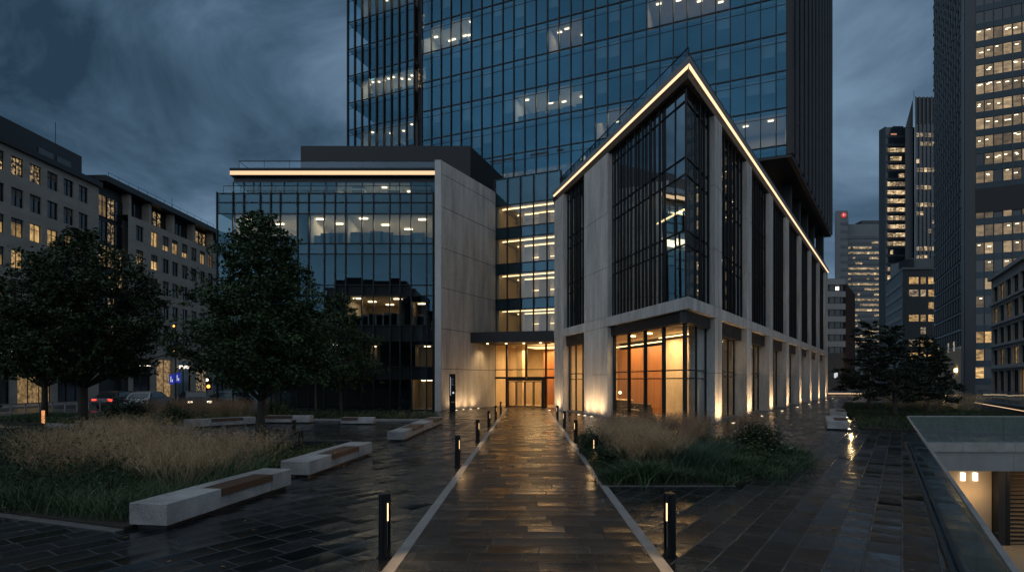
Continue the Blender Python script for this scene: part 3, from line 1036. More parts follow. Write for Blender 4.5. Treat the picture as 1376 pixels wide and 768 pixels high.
def prow():
    t = thing('corner_building', 'sharp pointed concrete and glass corner building edged with a glowing roof line', 'office building', (Cc.x, Cc.y, 0))
    z_str0, z_str1, z_led = 5.78, 6.36, 17.12
    dl = (Lc - Cc).normalized(); dr = (Rc - Cc).normalized()

    def wedge(off, back=0.0):
        i = inner(off)
        nl = Vector((dl.y, -dl.x)); nl = -nl if nl.dot(dr) < 0 else nl
        nr = Vector((dr.y, -dr.x)); nr = -nr if nr.dot(dl) < 0 else nr
        l = Lc + nl * off
        r = Rc + nr * off
        return [tuple(i), tuple(r), tuple(Rc + nr * 14), (16, 60), (6.0, 56.0), (3.9, 51.0), tuple(l)]

    # roof and fascia
    MB().prism(wedge(-.16), z_led + .20, z_led + .50).build('roof_slab', M['fascia'], t)
    # LED profile under the roof edge, tilted outwards
    for Mx, ln, s in ((ML, LLEN, 0), (MR, RLEN, 1)):
        mb = MB().at(Mx)
        a0, a1 = (.0, -.28) if s else (0, 0)
        b0, b1 = (ln, ln) if s else (ln, ln + .28)
        mb.quad((a0, -.03, z_led + .085), (b0, -.03, z_led + .085), (b1, -.13, z_led + .175), (a1, -.13, z_led + .175))
        mb.build('led_strip', M['led'], t)
        MB().at(Mx).box(1.1 if s else .0, ln - (.0 if s else 1.1), .04, .5, z_led - .30, z_led + .05).build('eaves_beam', M['dark'], t)
    MB().prism([tuple(inner(.04)), tuple(inner(.04) + dr * 1.0), tuple(inner(.5) + dr * .3), tuple(inner(.5) + dl * .3), tuple(inner(.04) + dl * 1.0)], z_led - .30, z_led + .05).build('eaves_beam', M['dark'], t)
    # glass balustrade on the roof
    for Mx, ln, in0, in1 in ((ML, LLEN, .3, .55), (MR, RLEN, .8, .0)):
        r = MB().at(Mx)
        n = int(ln / 1.6)
        us = [in0 + (ln - in0 - in1) * k / n for k in range(n + 1)]
        o = panes(us, z_led + .53, z_led + 1.45, Mx, .35, .004).build('roof_balustrade', M['gl_prowrail'], t)
        rr = MB().at(Mx).box(us[0], us[-1], .325, .375, z_led + 1.45, z_led + 1.49)
        for u in us:
            rr.box(u - .02, u + .02, .36, .39, z_led + .53, z_led + 1.45)
        rr.build('handrail', M['metal'], o)
    # string course
    MB().prism(wedge(-.02), z_str0, z_str1).build('string_course', M['concrete'], t)
    # ---- left face: end pier, louvred bay, broad pier, glass corner
    s2u = lambda s: LLEN - s

    def pier(Mx, u0, u1, z0, z1, y1=.55, groove=True):
        mb = MB().at(Mx)
        cuts = [z for z in (2.75, 9.55, 13.0) if z0 < z < z1]
        zz = [z0] + cuts + [z1]
        for a, b in zip(zz[:-1], zz[1:]):
            mb.box(u0, u1, 0, y1, a + .016, b - .016)
        mb.box(u0 + .03, u1 - .03, .03, y1 - .03, z0 + .002, z1 - .002)
        return mb.build('pier', M['concrete'], t)

    for z0, z1 in ((0, z_str0 - .003), (z_str1 + .003, z_led - .32)):
        pier(ML, .0, 2.1, z0, z1)
        pier(ML, s2u(13.1), s2u(11.2) - .005, z0, z1)
        pier(ML, s2u(11.2) + .005, s2u(9.2), z0, z1)

    def fins(Mx, u0, u1, n, z0, z1, depth=.14, y=.33, w=.04):
        mb = MB().at(Mx)
        for k in range(n):
            u = u0 + (u1 - u0) * (k + .5) / n + random.uniform(-.05, .05)
            mb.box(u - w, u + w, y - depth, y - .02, z0, z1)
        return mb.build('fin_screen', M['metal'], t)

    FLO = [6.38, 9.05, 9.76, 12.5, 13.35, 16.10, 16.78]

    def bay(Mx, u0, u1, n, y=.36, fin=0, mat='gl_prow', finr=None, us=None):
        us = us or [u0 + (u1 - u0) * k / n for k in range(n + 1)]
        n = len(us) - 1
        for a, b in zip(FLO[:-1], FLO[1:]):
            panes(us, a, b, Mx, y, .004).build('glazing', M[mat], t)
        mb = MB().at(Mx)
        for u in us:
            mb.box(u - .025, u + .025, y - .04, y + .02, FLO[0], FLO[-1])
        for z in FLO:
            for i in range(n):
                mb.box(us[i] + .031, us[i + 1] - .031, y - .05, y + .015, z - .035, z + .035)
        mb.build('mullion', M['metal'], t)
        if fin:
            f0, f1 = finr or (u0, u1)
            fins(Mx, f0, f1, fin, FLO[0] + .04, FLO[-1] - .04)

    bay(ML, 2.1, s2u(13.1), 4, fin=5)
    bay(ML, s2u(9.2), LLEN - .55, 7, fin=7, finr=(s2u(9.1), s2u(2.7)), us=[s2u(9.2), s2u(7.6), s2u(6.0), s2u(4.4), s2u(2.75), s2u(1.75), LLEN - .80])
    bay(MR, .48, RW_PIERS[0] - PW / 2, 4, fin=3, finr=(2.3, RW_PIERS[0] - PW / 2), us=[.80, 2.2, 3.4, RW_PIERS[0] - PW / 2])
    MB().tube([(*inner(.36), FLO[0]), (*inner(.36), FLO[-1])], .05, 8).build('corner_mullion', M['metal'], t)
    for k in range(8):
        u0 = RW_PIERS[k] + PW / 2
        u1 = RW_PIERS[k + 1] - PW / 2 if k < 7 else RLEN - .7
        if u1 - u0 > 1:
            bay(MR, u0, u1, 6, fin=7)
    for k in range(8):
        for z0, z1 in ((0, z_str0 - .003), (z_str1 + .003, z_led - .32)):
            pier(MR, RW_PIERS[k] - PW / 2, RW_PIERS[k] - .12, z0, z1, .95 if z0 == 0 else .5)
            pier(MR, RW_PIERS[k] - .05, RW_PIERS[k] + PW / 2, z0, z1, .95 if z0 == 0 else .5)
    for z0, z1 in ((0, z_str0 - .003), (z_str1 + .003, z_led - .32)):
        if RW_PIERS[-1] + PW / 2 < RLEN - .7:
            pier(MR, RLEN - .68, RLEN, z0, z1)
    # upper floors inside
    for z in (6.1, 9.3, 12.8, 16.5):
        MB().prism(wedge(.62), z, z + .25).build('floor_slab', M['slab'], t)
    i = inner(4.2)
    MB().prism([tuple(i), tuple(Rc + Vector((dr.y * -4, dr.x * 4))), (16, 58), (6.5, 54)], 6.4, 16.4).build('core_wall', M['roomdark'], t)
    for z, u0, u1 in ((10.2, 12.5, 15.5),):
        mb = MB().at(ML)
        mb.box(u0, u1, 2.2, 2.3, z + 1.6, z + 1.68)
        mb.build('ceiling_lamp', M['lampw'], t)
    # ---- ground floor
    yg = .85
    MB().at(ML).box(s2u(9.2), LLEN - .85, .25, .60, 5.18, z_str0 - .004).build('header', M['dark'], t)
    MB().at(MR).box(.56, RW_PIERS[0] - PW / 2, .25, .60, 5.18, z_str0 - .004).build('header', M['dark'], t)
    MB().at(ML).box(2.1, s2u(13.1), .25, .60, 5.0, z_str0 - .004).build('header', M['dark'], t)
    for k in range(8):
        u0 = RW_PIERS[k] + PW / 2
        u1 = RW_PIERS[k + 1] - PW / 2 if k < 7 else RLEN - .7
        if u1 - u0 < 1: continue
        MB().at(MR).box(u0, u1, .35, .8, 5.0, z_str0 - .004).build('header', M['dark'], t)
    # glazing
    GZ = [.08, 2.45, 2.87, 5.18]

    def shopfront(Mx, u0, u1, n, y, heavy=.07, zs=GZ):
        us = [u0 + (u1 - u0) * k / n for k in range(n + 1)]
        for a, b in zip(zs[:-1], zs[1:]):
            panes(us, a, b, Mx, y, .002).build('shopfront_glass', M['gl_clear'], t)
        mb = MB().at(Mx)
        for u in us:
            mb.box(u - heavy, u + heavy, y - (.12 if heavy > .06 else .05), y + .05, zs[0], zs[-1])
        for z in zs:
            for i in range(n):
                mb.box(us[i] + heavy + .001, us[i + 1] - heavy - .001, y - .05, y + .04, z - .03, z + .03)
        mb.build('shopfront_frame', M['metal'], t)
        MB().at(Mx).box(u0, u1, y - .2, y + .15, .0, .075).build('plinth', M['kerb'], t)

    shopfront(ML, s2u(9.15), LLEN - 1.05, 4, .5)
    shopfront(MR, 1.15, RW_PIERS[0] - PW / 2, 2, .5, .035)
    MB().tube([(*inner(.5), .0), (*inner(.5), 5.18)], .085, 10).build('corner_mullion', M['metal'], t)
    shopfront(ML, 2.15, s2u(13.15), 3, .5, .05)
    for k in range(8):
        u0 = RW_PIERS[k] + PW / 2 + .02
        u1 = RW_PIERS[k + 1] - PW / 2 - .02 if k < 7 else RLEN - .7
        if u1 - u0 < 1: continue
        shopfront(MR, u0, u1, 4, .82, .03, [.08, 2.6, 2.9, 5.0])
    # lobby interior
    MB().prism(wedge(.65), .002, .045).build('lobby_floor', M['travfloor'], t)
    MB().prism(wedge(.70), 5.3, 5.5).build('lobby_ceiling', M['ochre'], t)
    # timber wall and pale stone wall across the lobby, parallel to the left face
    MB().at(ML).box(2.0, 10.0, 4.6, 4.85, .05, 4.75).build('timber_wall', M['timber'], t)
    MB().at(ML).box(10.02, 14.2, 4.0, 4.25, .05, 4.95).build('stone_wall', M['cream'], t)
    MB().at(ML).box(1.7, 1.95, .75, 4.85, .05, 5.28).build('partition', M['cream'], t)
    MB().at(ML).box(2.1, 9.9, 4.30, 4.42, 4.95, 5.0).build('cove_light', M['cove'], t)
    MB().at(ML).box(10.1, 14.1, 3.70, 3.82, 5.10, 5.15).build('cove_light', M['cove'], t)
    p = Vector((10.25, 31.4))
    MB().tube([(p.x, p.y, .04), (p.x, p.y, 5.3)], .42, 24).build('column', M['concrete'], t, smooth=True)
    # dim rooms behind the bays of the right face
    MB().at(MR).box(17.5, RLEN - 1, 6.0, 6.2, .05, 5.28).build('back_wall', M['ochre'], t)
    for k in range(7):
        u0 = RW_PIERS[k] + 2.2
        for j in range(3 if k == 0 else 1):
            MB().at(MR).box(u0 + j * .9, u0 + .16 + j * .9, 1.9 + .4 * (k % 2), 2.6, 5.16, 5.2).build('ceiling_lamp', M['lampw'], t)
    for u in (3.6, 6.0, 9.6, 11.8):
        MB().at(ML).box(u, u + .18, 1.8, 2.2, 5.2, 5.28).build('ceiling_lamp', M['lampw'], t)
    return t


prow()
for u, w, e, sz in ((5.0, 3.3, 220, 2.0), (8.2, 3.2, 220, 2.0), (11.8, 2.6, 240, 2.0)):
    v = ML @ Vector((u, w, 4.95))
    area_light('lobby_light', v, sz, e, (1, .62, .28))
for u, e in ((11.0, 60), (19.0, 36), (27.0, 30), (35.0, 30), (43.0, 26)):
    v = MR @ Vector((u, 3.4, 5.0)); area_light('room_light', v, 2.0, e, (1, .74, .42))


def local_box(mb, Mx, *b):
    mb.at(Mx).box(*b)


v = ML @ Vector((9.4, 2.2, 0))
t = thing('sofa', 'long dark sofa in the glowing corner lobby', 'sofa', (v.x, v.y, .05))
MB().at(ML).box(8.2, 10.8, 1.9, 2.6, .18, .46).build('seat', M['leather'], t, bevel=.03)
MB().at(ML).box(8.2, 10.8, 2.61, 2.8, .18, .85).build('backrest', M['leather'], t, bevel=.03)
for u in (8.05, 10.81):
    MB().at(ML).box(u, u + .14, 1.9, 2.8, .10, .62).build('armrest', M['leather'], t, bevel=.02)
for u in (8.3, 10.6):
    MB().at(ML).box(u, u + .06, 2.0, 2.06, .046, .179).build('leg', M['metal'], t)
v = ML @ Vector((6.3, 2.6, 0))
t = thing('reception_desk', 'low reception desk before the timber wall in the corner lobby', 'desk', (v.x, v.y, .05))
MB().at(ML).box(5.2, 7.4, 2.5, 3.1, .046, .98).build('counter', M['leather'], t, bevel=.01)
MB().at(ML).box(5.1, 7.5, 2.42, 3.18, .982, 1.03).build('top', M['cream'], t)
v = ML @ Vector((7.9, 2.0, 0))
t = thing('floor_lamp', 'small floor lamp with a glowing globe beside the lobby sofa', 'lamp', (v.x, v.y, .05))
MB().tube([(v.x, v.y, .046), (v.x, v.y, 1.45)], .015, 8).build('pole', M['metal'], t)
MB().tube([(v.x, v.y, 1.45), (v.x, v.y, 1.50), (v.x, v.y, 1.58), (v.x, v.y, 1.63)], [.05, .10, .10, .05], 12).build('globe', M['lampw'], t)

# ------------------------------------------------------------------ left glass block with the concrete flank wall
DB = 44.5
KB = DB / F
BX0 = (292 - CX) * KB


def glass_block():
    t = thing('glass_block', 'low glass office block with a long glowing eaves line and bare concrete flank wall', 'office building', (-14, DB, 0))
    Mx = frame(BX0, DB, 0)
    pxs = [292, 313.5, 328, 350, 364, 377, 400, 415, 436, 450.6, 464.7, 486.6, 502, 524, 537.5, 552.5, 573.4, 582]
    us = [(p - 292) * KB for p in pxs]
    W = us[-1]
    zs = [0.06, 2.47, 3.41, 5.5, 6.69, 9.03, 9.85, 12.3, 13.13, 15.47, 16.35, 17.06]
    mb = MB().at(Mx)
    for j, (a, b) in enumerate(zip(zs[:-1], zs[1:])):
        span = j in (1, 3, 5, 7, 9, 10)
        panes(us, a, b, Mx, 0, .003).build('spandrel' if span else 'glazing', M['gl_block'], t)
        if span:
            MB().at(Mx).box(.03, W - .03, .10, .22, a + .02, b - .02).build('spandrel_back', M['teal' if j > 5 else 'dark'], t)  # lower backs darker: the dark street they mirror is put into their colour
    for i, u in enumerate(us):
        mb.box(u - .04, u + .04, -.13, .05, 0, zs[-1] + .1)
    mb.build('mullion', M['metal'], t)
    for z in zs:
        MB().at(Mx).box(0, W, -.06, .04, z - .035, z + .035).build('transom', M['metal'], t)
    # left return of the glass skin
    Ml = frame(BX0, DB, R(90))
    for a, b in zip(zs[:-1], zs[1:]):
        panes([0, 2, 4, 6, 8, 10, 12], a, b, Ml, .0, .003).build('glazing', M['gl_block'], t)
    # floors
    fl = MB().at(Mx)
    for z in (2.5, 5.52, 9.05, 12.32, 15.5, 17.0):
        fl.box(.15, W - .05, .25, 12, z, z + .12)
    fl.build('floor_slab', M['slab'], t)
    MB().at(Mx).box(.4, W, 7.5, 12, .02, 17).build('core_wall', M['roomdark'], t)
    MB().at(Mx).box(W + .002, W + .60, .02, 12, 0, zs[-1] + .1).build('return_wall', M['dark'], t)
    uu = lambda px: (px - 292) * KB
    # lit rooms
    def rm(px0, px1, z0, z1, nl, mat='room', dk=0, dep=6.5, ls=(.34, .07)):
        a, b = uu(px0) + .06, uu(px1) - .06
        lamps = [(a + (b - a) * (j + .5) / nl + random.uniform(-.25, .25), 1.0 + 1.6 * (j % 3) + random.uniform(0, .5)) for j in range(nl)]
        if b - a > 2:
            v = Mx @ Vector(((a + b) / 2, 2.4, z1 - .15))
            area_light('room_light', v, (b - a) * .8, (b - a) * 15, (1, .82, .56), (0, 0, 0), 2.0)
        return lit_zone(t, Mx, a, b, .3, dep, z0, z1, lamps, mat, 'lampb', dk, ls)
    rm(313.5, 400, 13.15, 15.46, 3, 'room', 4, 5.0)
    rm(415, 464.7, 13.15, 15.46, 3, 'room', 4, 5.5)
    rm(464.7, 582, 13.15, 15.46, 4, 'room', 8, 6.5)
    rm(464.7, 537, 6.72, 9.02, 4, 'ochre', 7, 7.0)
    rm(552.5, 572, 6.72, 8.6, 1, 'ochre', 2, 4.0)
    rm(437, 464, 3.44, 5.3, 2, 'roomdark', 2, 4.0, (.2, .06))
    rm(556, 582, 3.44, 5.2, 1, 'ochre', 0, 3.0, (.25, .08))
    rm(495, 506, 3.44, 5.2, 1, 'ochre', 0, 1.6, (.1, .06))
    rm(552.5, 582, .08, 2.45, 1, 'cream', 0, 3.5, (.5, .1))
    MB().at(Mx).box(uu(563), uu(569), 1.4, 1.6, .1, 2.4).build('inner_partition', M['cream'], t)
    # terrace glass rail on the parapet
    usr = [.3 + (W - .5) * k / 12 for k in range(13)]
    o = panes(usr, 17.18, 17.75, Mx, .35, .003).build('terrace_balustrade', M['gl_rail'], t)
    rr = MB().at(Mx).box(.3, W - .2, .33, .37, 17.75, 17.79)
    for u in usr:
        rr.box(u - .015, u + .015, .36, .39, 17.1, 17.75)
    rr.build('handrail', M['metal'], o)
    # set-back top storey
    dP = 45.4
    kp = dP / F
    Mp = frame(0, dP, 0)
    xs = [(p - CX) * kp for p in (314, 328, 341, 350, 365, 382, 400, 418, 438, 452, 465, 487, 502, 524, 537, 552, 573, 592)]
    panes(xs, ZH(259, dP), ZH(245, dP), Mp, 0, .003).build('glazing', M['gl_block'], t)
    z0, z1 = ZH(262, dP), ZH(245, dP)
    mb = MB().at(Mp)
    for x in xs:
        mb.box(x - .03, x + .03, -.08, .03, z0, z1)
    mb.build('mullion', M['metal'], t)
    MB().at(Mp).box(xs[0], xs[-1], .0, 8, z1, ZH(236, 45)).build('fascia', M['darkgrey'], t)
    MB().at(Mp).box(xs[0], xs[-1], 4.0, 8, 17.0, z1).build('core_wall', M['roomdark'], t)
    lit_zone(t, Mp, xs[9] + .05, xs[15] - .05, .15, 3.6, 17.1, z1 - .01, [((xs[10] + xs[11]) / 2, 1.5), ((xs[12] + xs[13]) / 2, 1.0), ((xs[12] + xs[14]) / 2, 2.4), ((xs[14] + xs[15]) / 2, 2)], 'room', 'lamp', 2, (.2, .08))
    area_light('room_light', ((xs[10] + xs[14]) / 2, dP + 1.6, z1 - .2), 5, 60, (1, .82, .56), (0, 0, 0), 1.5)
    # roof slab with the LED band
    dS = 45.0
    ks = dS / F
    x0, x1 = (309 - CX) * ks, (592 - CX) * ks
    zt, zb = ZH(226.5, dS), ZH(236, dS)
    MB().box(x0, x1, dS + .05, dS + 9, zb + .01, zt).build('roof_slab', M['darkgrey'], t)
    MB().box(x0 - .05, x1, dS - .0, dS + .045, zt - .09, zt + .06).build('gutter', M['metal'], t)
    MB().box(x0, x1, dS + .01, dS + .048, zt - .17, zt - .092).build('fascia', M['metal'], t)
    MB().box(x0, x1, dS - .005, dS + .045, zb + .07, zt - .175).build('led_strip', M['led2'], t)
    MB().box(x0, x1, dS + .0, dS + .048, zb + .005, zb + .066).build('fascia', M['metal'], t)
    # roof balustrade
    xa = (318 - CX) * ks
    n = 8
    usr = [xa + (x1 - .1 - xa) * k / n for k in range(n + 1)]
    o = panes(usr, zt + .02, ZH(214.5, dS), Matrix.Identity(4), dS + .4, .003).build('roof_balustrade', M['gl_roofrail'], t)
    rr = MB().box(xa, x1, dS + .37, dS + .43, ZH(214.5, dS), ZH(213.5, dS))
    for u in usr:
        rr.box(u - .025, u + .025, dS + .41, dS + .45, zt, ZH(214.5, dS))
    rr.box(xa - .03, xa + .03, dS + .45, dS + 6, ZH(214.5, dS), ZH(213.5, dS))
    rr.build('handrail', M['metal'], o)
    # roof plant room, its flank running with the concrete wall
    xl, xr = (404 - CX) / F * 50, (632 - CX) / F * 50
    MB().prism([(xl, 50), (xr, 50), (xr + 2.9, 58.0), (xl, 58.0)], 17, ZH(196, 50)).build('plant_room', M['dark'], t)
    # concrete flank wall made of cast panels
    a = Vector((-5.5, 44.0)); b = Vector((-1.50, 51.45))
    ln = (b - a).length
    Mw = frame(a.x, a.y, math.atan2((b - a).y, (b - a).x))
    zz = [0, 3.28, 6.4, 9.6, 12.7, 15.9, 18.45, 19.5]
    cols = [0.0, 1.55, 3.1, 4.75, 6.4, ln]
    mb = MB().at(Mw)
    for i in range(len(cols) - 1):
        for j in range(len(zz) - 1):
            e = .022
            mb.box(cols[i] + (.008 if i else 0), cols[i + 1] - .008, 0, .3, zz[j] + e, zz[j + 1] - e)
    mb.build('concrete_panel', M['concrete'], t)
    MB().at(Mw).box(.02, ln - .02, .05, .28, 0, 19.48).build('panel_backing', M['dark'], t)
    MB().box(a.x - .50, a.x - .02, a.y - .02, a.y + .6, 0, 19.5).build('wall_edge', M['concrete_edge'], t)
    return Mw, ln


MW, WLN = glass_block()


# ------------------------------------------------------------------ glazed entrance link
def entrance():
    t = thing('entrance_link', 'lit glass entrance link between concrete wall and pointed corner building', 'building', (1, 51, 0))
    A = Vector((-1.56, 51.5))
    Mx = frame(A.x, A.y, TF_ANG)
    W = 6.3
    us = [W * k / 5 for k in range(6)]
    K = 51.5 / F
    zz = lambda py: EYE + (HZ - py) * K
    rows = [(448, 417), (403, 369), (356, 322), (308, 278)]
    edges = sorted([zz(p) for r in rows for p in r] + [zz(462), zz(242)])
    lit = [(zz(a), zz(b)) for a, b in rows]
    for a, b in zip(edges[:-1], edges[1:]):
        panes(us, a, b, Mx, 0, .003).build('glazing', M['gl_block'], t)
    mb = MB().at(Mx)
    for u in us:
        mb.box(u - .045, u + .045, -.13, .05, edges[0], edges[-1])
    mb.build('mullion', M['metal'], t)
    for z in edges:
        MB().at(Mx).box(0, W, -.06, .04, z - .04, z + .04).build('transom', M['metal'], t)
    sp = sorted(edges)
    for (a, b), (c, d) in zip(lit[:-1], lit[1:]):
        MB().at(Mx).box(.02, W, .12, .3, b + .02, c - .02).build('spandrel_back', M['teal'], t)
    MB().at(Mx).box(.02, W, .12, .3, lit[-1][1] + .02, edges[-1]).build('spandrel_back', M['teal'], t)
    for k, (a, b) in enumerate(lit):
        rm = lit_zone(t, Mx, .04, W - .04, .32, 5.0, a - .05, b + .05, [], 'room')
        MB().at(Mx).box(.3, W - .2, 1.0, 1.12, b - .06, b).box(.9, W - .2, 3.2, 3.32, b - .06, b).box(1.9, W - .2, 4.6, 4.72, b - .9, b - .85).build('ceiling_lamp', M['linkstrip'], rm)
        MB().at(Mx).box(1.6, 2.0, 1.9, 2.3, a, b).box(.06, .2, .4, 4.8, a, b).box(3.3, 4.4, 2.6, 2.7, a, b - .25).build('partition', M['cream'], rm)
    # lobby
    zl = zz(461.5)
    LU = [0, 1.20, 3.10, 4.95, W]
    zt = [.05, 2.62, 3.35, zl]
    for a, b in zip(zt[:-1], zt[1:]):
        for lu in (LU[:2], LU[1:4], LU[3:]):
            if a < 1 and len(lu) == 3: continue
            panes(lu, a, b, Mx, 0, .002).build('glazing', M['gl_clear'], t)
    mb = MB().at(Mx)
    for i, u in enumerate(LU):
        mb.box(u - .07, u + .07, -.12, .06, 2.62 if i == 2 else 0, zl)
    for z in zt[1:]:
        for i in range(4):
            mb.box(LU[i] + .071, LU[i + 1] - .071, -.07, .05, z - (.09 if z == zt[1] else .035), z + (.09 if z == zt[1] else .035))
    mb.build('lobby_frame', M['metal'], t)
    # doors in a projecting frame
    d = MB().at(Mx)
    d.box(1.28, 4.88, -.5, -.14, 2.36, 2.58).box(1.28, 1.42, -.5, -.14, 0, 2.36).box(4.74, 4.88, -.5, -.14, 0, 2.36)
    o = d.build('door_frame', M['metal'], t)
    for k in range(4):
        u0 = 1.46 + k * .82
        dd = MB().at(Mx)
        dd.box(u0, u0 + .07, -.36, -.3, .03, 2.32).box(u0 + .71, u0 + .78, -.36, -.3, .03, 2.32).box(u0 + .071, u0 + .709, -.36, -.3, .03, .13).box(u0 + .071, u0 + .709, -.36, -.3, 2.24, 2.32)
        q = dd.build('door', M['metal'], t)
        g = MB().at(Mx)
        g.quad((u0 + .07, -.33, .13), (u0 + .71, -.33, .13), (u0 + .71, -.33, 2.24), (u0 + .07, -.33, 2.24))
        g.build('pane', M['gl_clear'], q)
        MB().at(Mx).tube([(u0 + (.12 if k % 2 == 0 else .66), -.42, .9), (u0 + (.12 if k % 2 == 0 else .66), -.42, 1.5)], .015, 6).build('handle', M['kerb'], q)
    # lobby room
    mb = MB().at(Mx)
    mb.quad((-.0, 7, .03), (W, 7, .03), (W, 7, zl), (0, 7, zl))
    mb.quad((.0, .1, .03), (.0, 7, .03), (.0, 7, zl), (.0, .1, zl))
    mb.quad((W, 7, .03), (W, .1, .03), (W, .1, zl), (W, 7, zl))
    mb.build('lobby_wall', M['cream'], t)
    MB().at(Mx).box(2.9, 5.2, 5.0, 5.3, .04, zl - .2).build('lobby_panel', M['timber'], t)
    MB().at(Mx).box(.9, 1.5, 3.0, 3.6, .04, zl - .02).build('lobby_column', M['cream'], t)
    MB().at(Mx).box(0, W, .1, 7, zl, zl + .15).build('lobby_ceiling', M['room'], t)
    MB().at(Mx).box(0, W, .1, 7, .005, .028).build('lobby_floor', M['travfloor'], t)
    MB().at(Mx).box(2.6, 6.1, 1.2, 4.0, zl - .35, zl - .28).build('ceiling_light_panel', M['lobbypanel'], t)
    # canopy over the doors, resting on the flank wall
    n = Vector((-.391, -.92))
    p0 = MW @ Vector((4.2, -.01, 0)); p1 = MW @ Vector((WLN, -.01, 0))
    q1 = Mx @ Vector((5.35, -.14, 0)); q0 = Vector((3.40, 45.95, 0))
    pts = [(p0.x, p0.y), (q0.x, q0.y), (q1.x, q1.y), (p1.x + .05, p1.y - .1)]
    MB().prism(pts, 5.55, 6.42).build('canopy', M['dark'], t)
    for k, (x, y) in enumerate(((-2.1, 48.6), (-.5, 48.4), (1.0, 48.0), (2.4, 47.5))):
        MB().tube([(x, y, 5.50), (x, y, 5.548)], .10, 10).build('downlight', M['lampw'], t)
        spot('downlight', (x, y, 5.46), (x, y, 0), 190, (1, .62, .28), 130, .9, .08)
    v = Mx @ Vector((3.2, 3.0, zl - .5))
    area_light('lobby_light', v, 3.0, 480, (1, .60, .25), (0, 0, 0), 3)


entrance()


# ------------------------------------------------------------------ buildings on the right
def facade_windows(parent, Mx, specs, protos, off, rot, d=.02):
    """specs: (u0,u1,z0,z1,mat): lit windows as small parts; shares mesh data between equal sizes"""
    n = 0
    for u0, u1, z0, z1, mat in specs:
        w, h = round(u1 - u0, 2), round(z1 - z0, 2)
        key = (w, h, mat)
        loc = Mx @ Vector((u0, -d, z0)) - off
        if key not in protos:
            m = MB()
            m.quad((0, 0, 0), (w, 0, 0), (w, 0, h), (0, 0, h))
            o = m.build('lit_window', M[mat], None)
            protos[key] = o
        else:
            o = protos[key].copy()
            col.objects.link(o)
        o.parent = parent
        o.location = loc
        o.rotation_euler = (0, 0, rot)
        n += 1
    return n


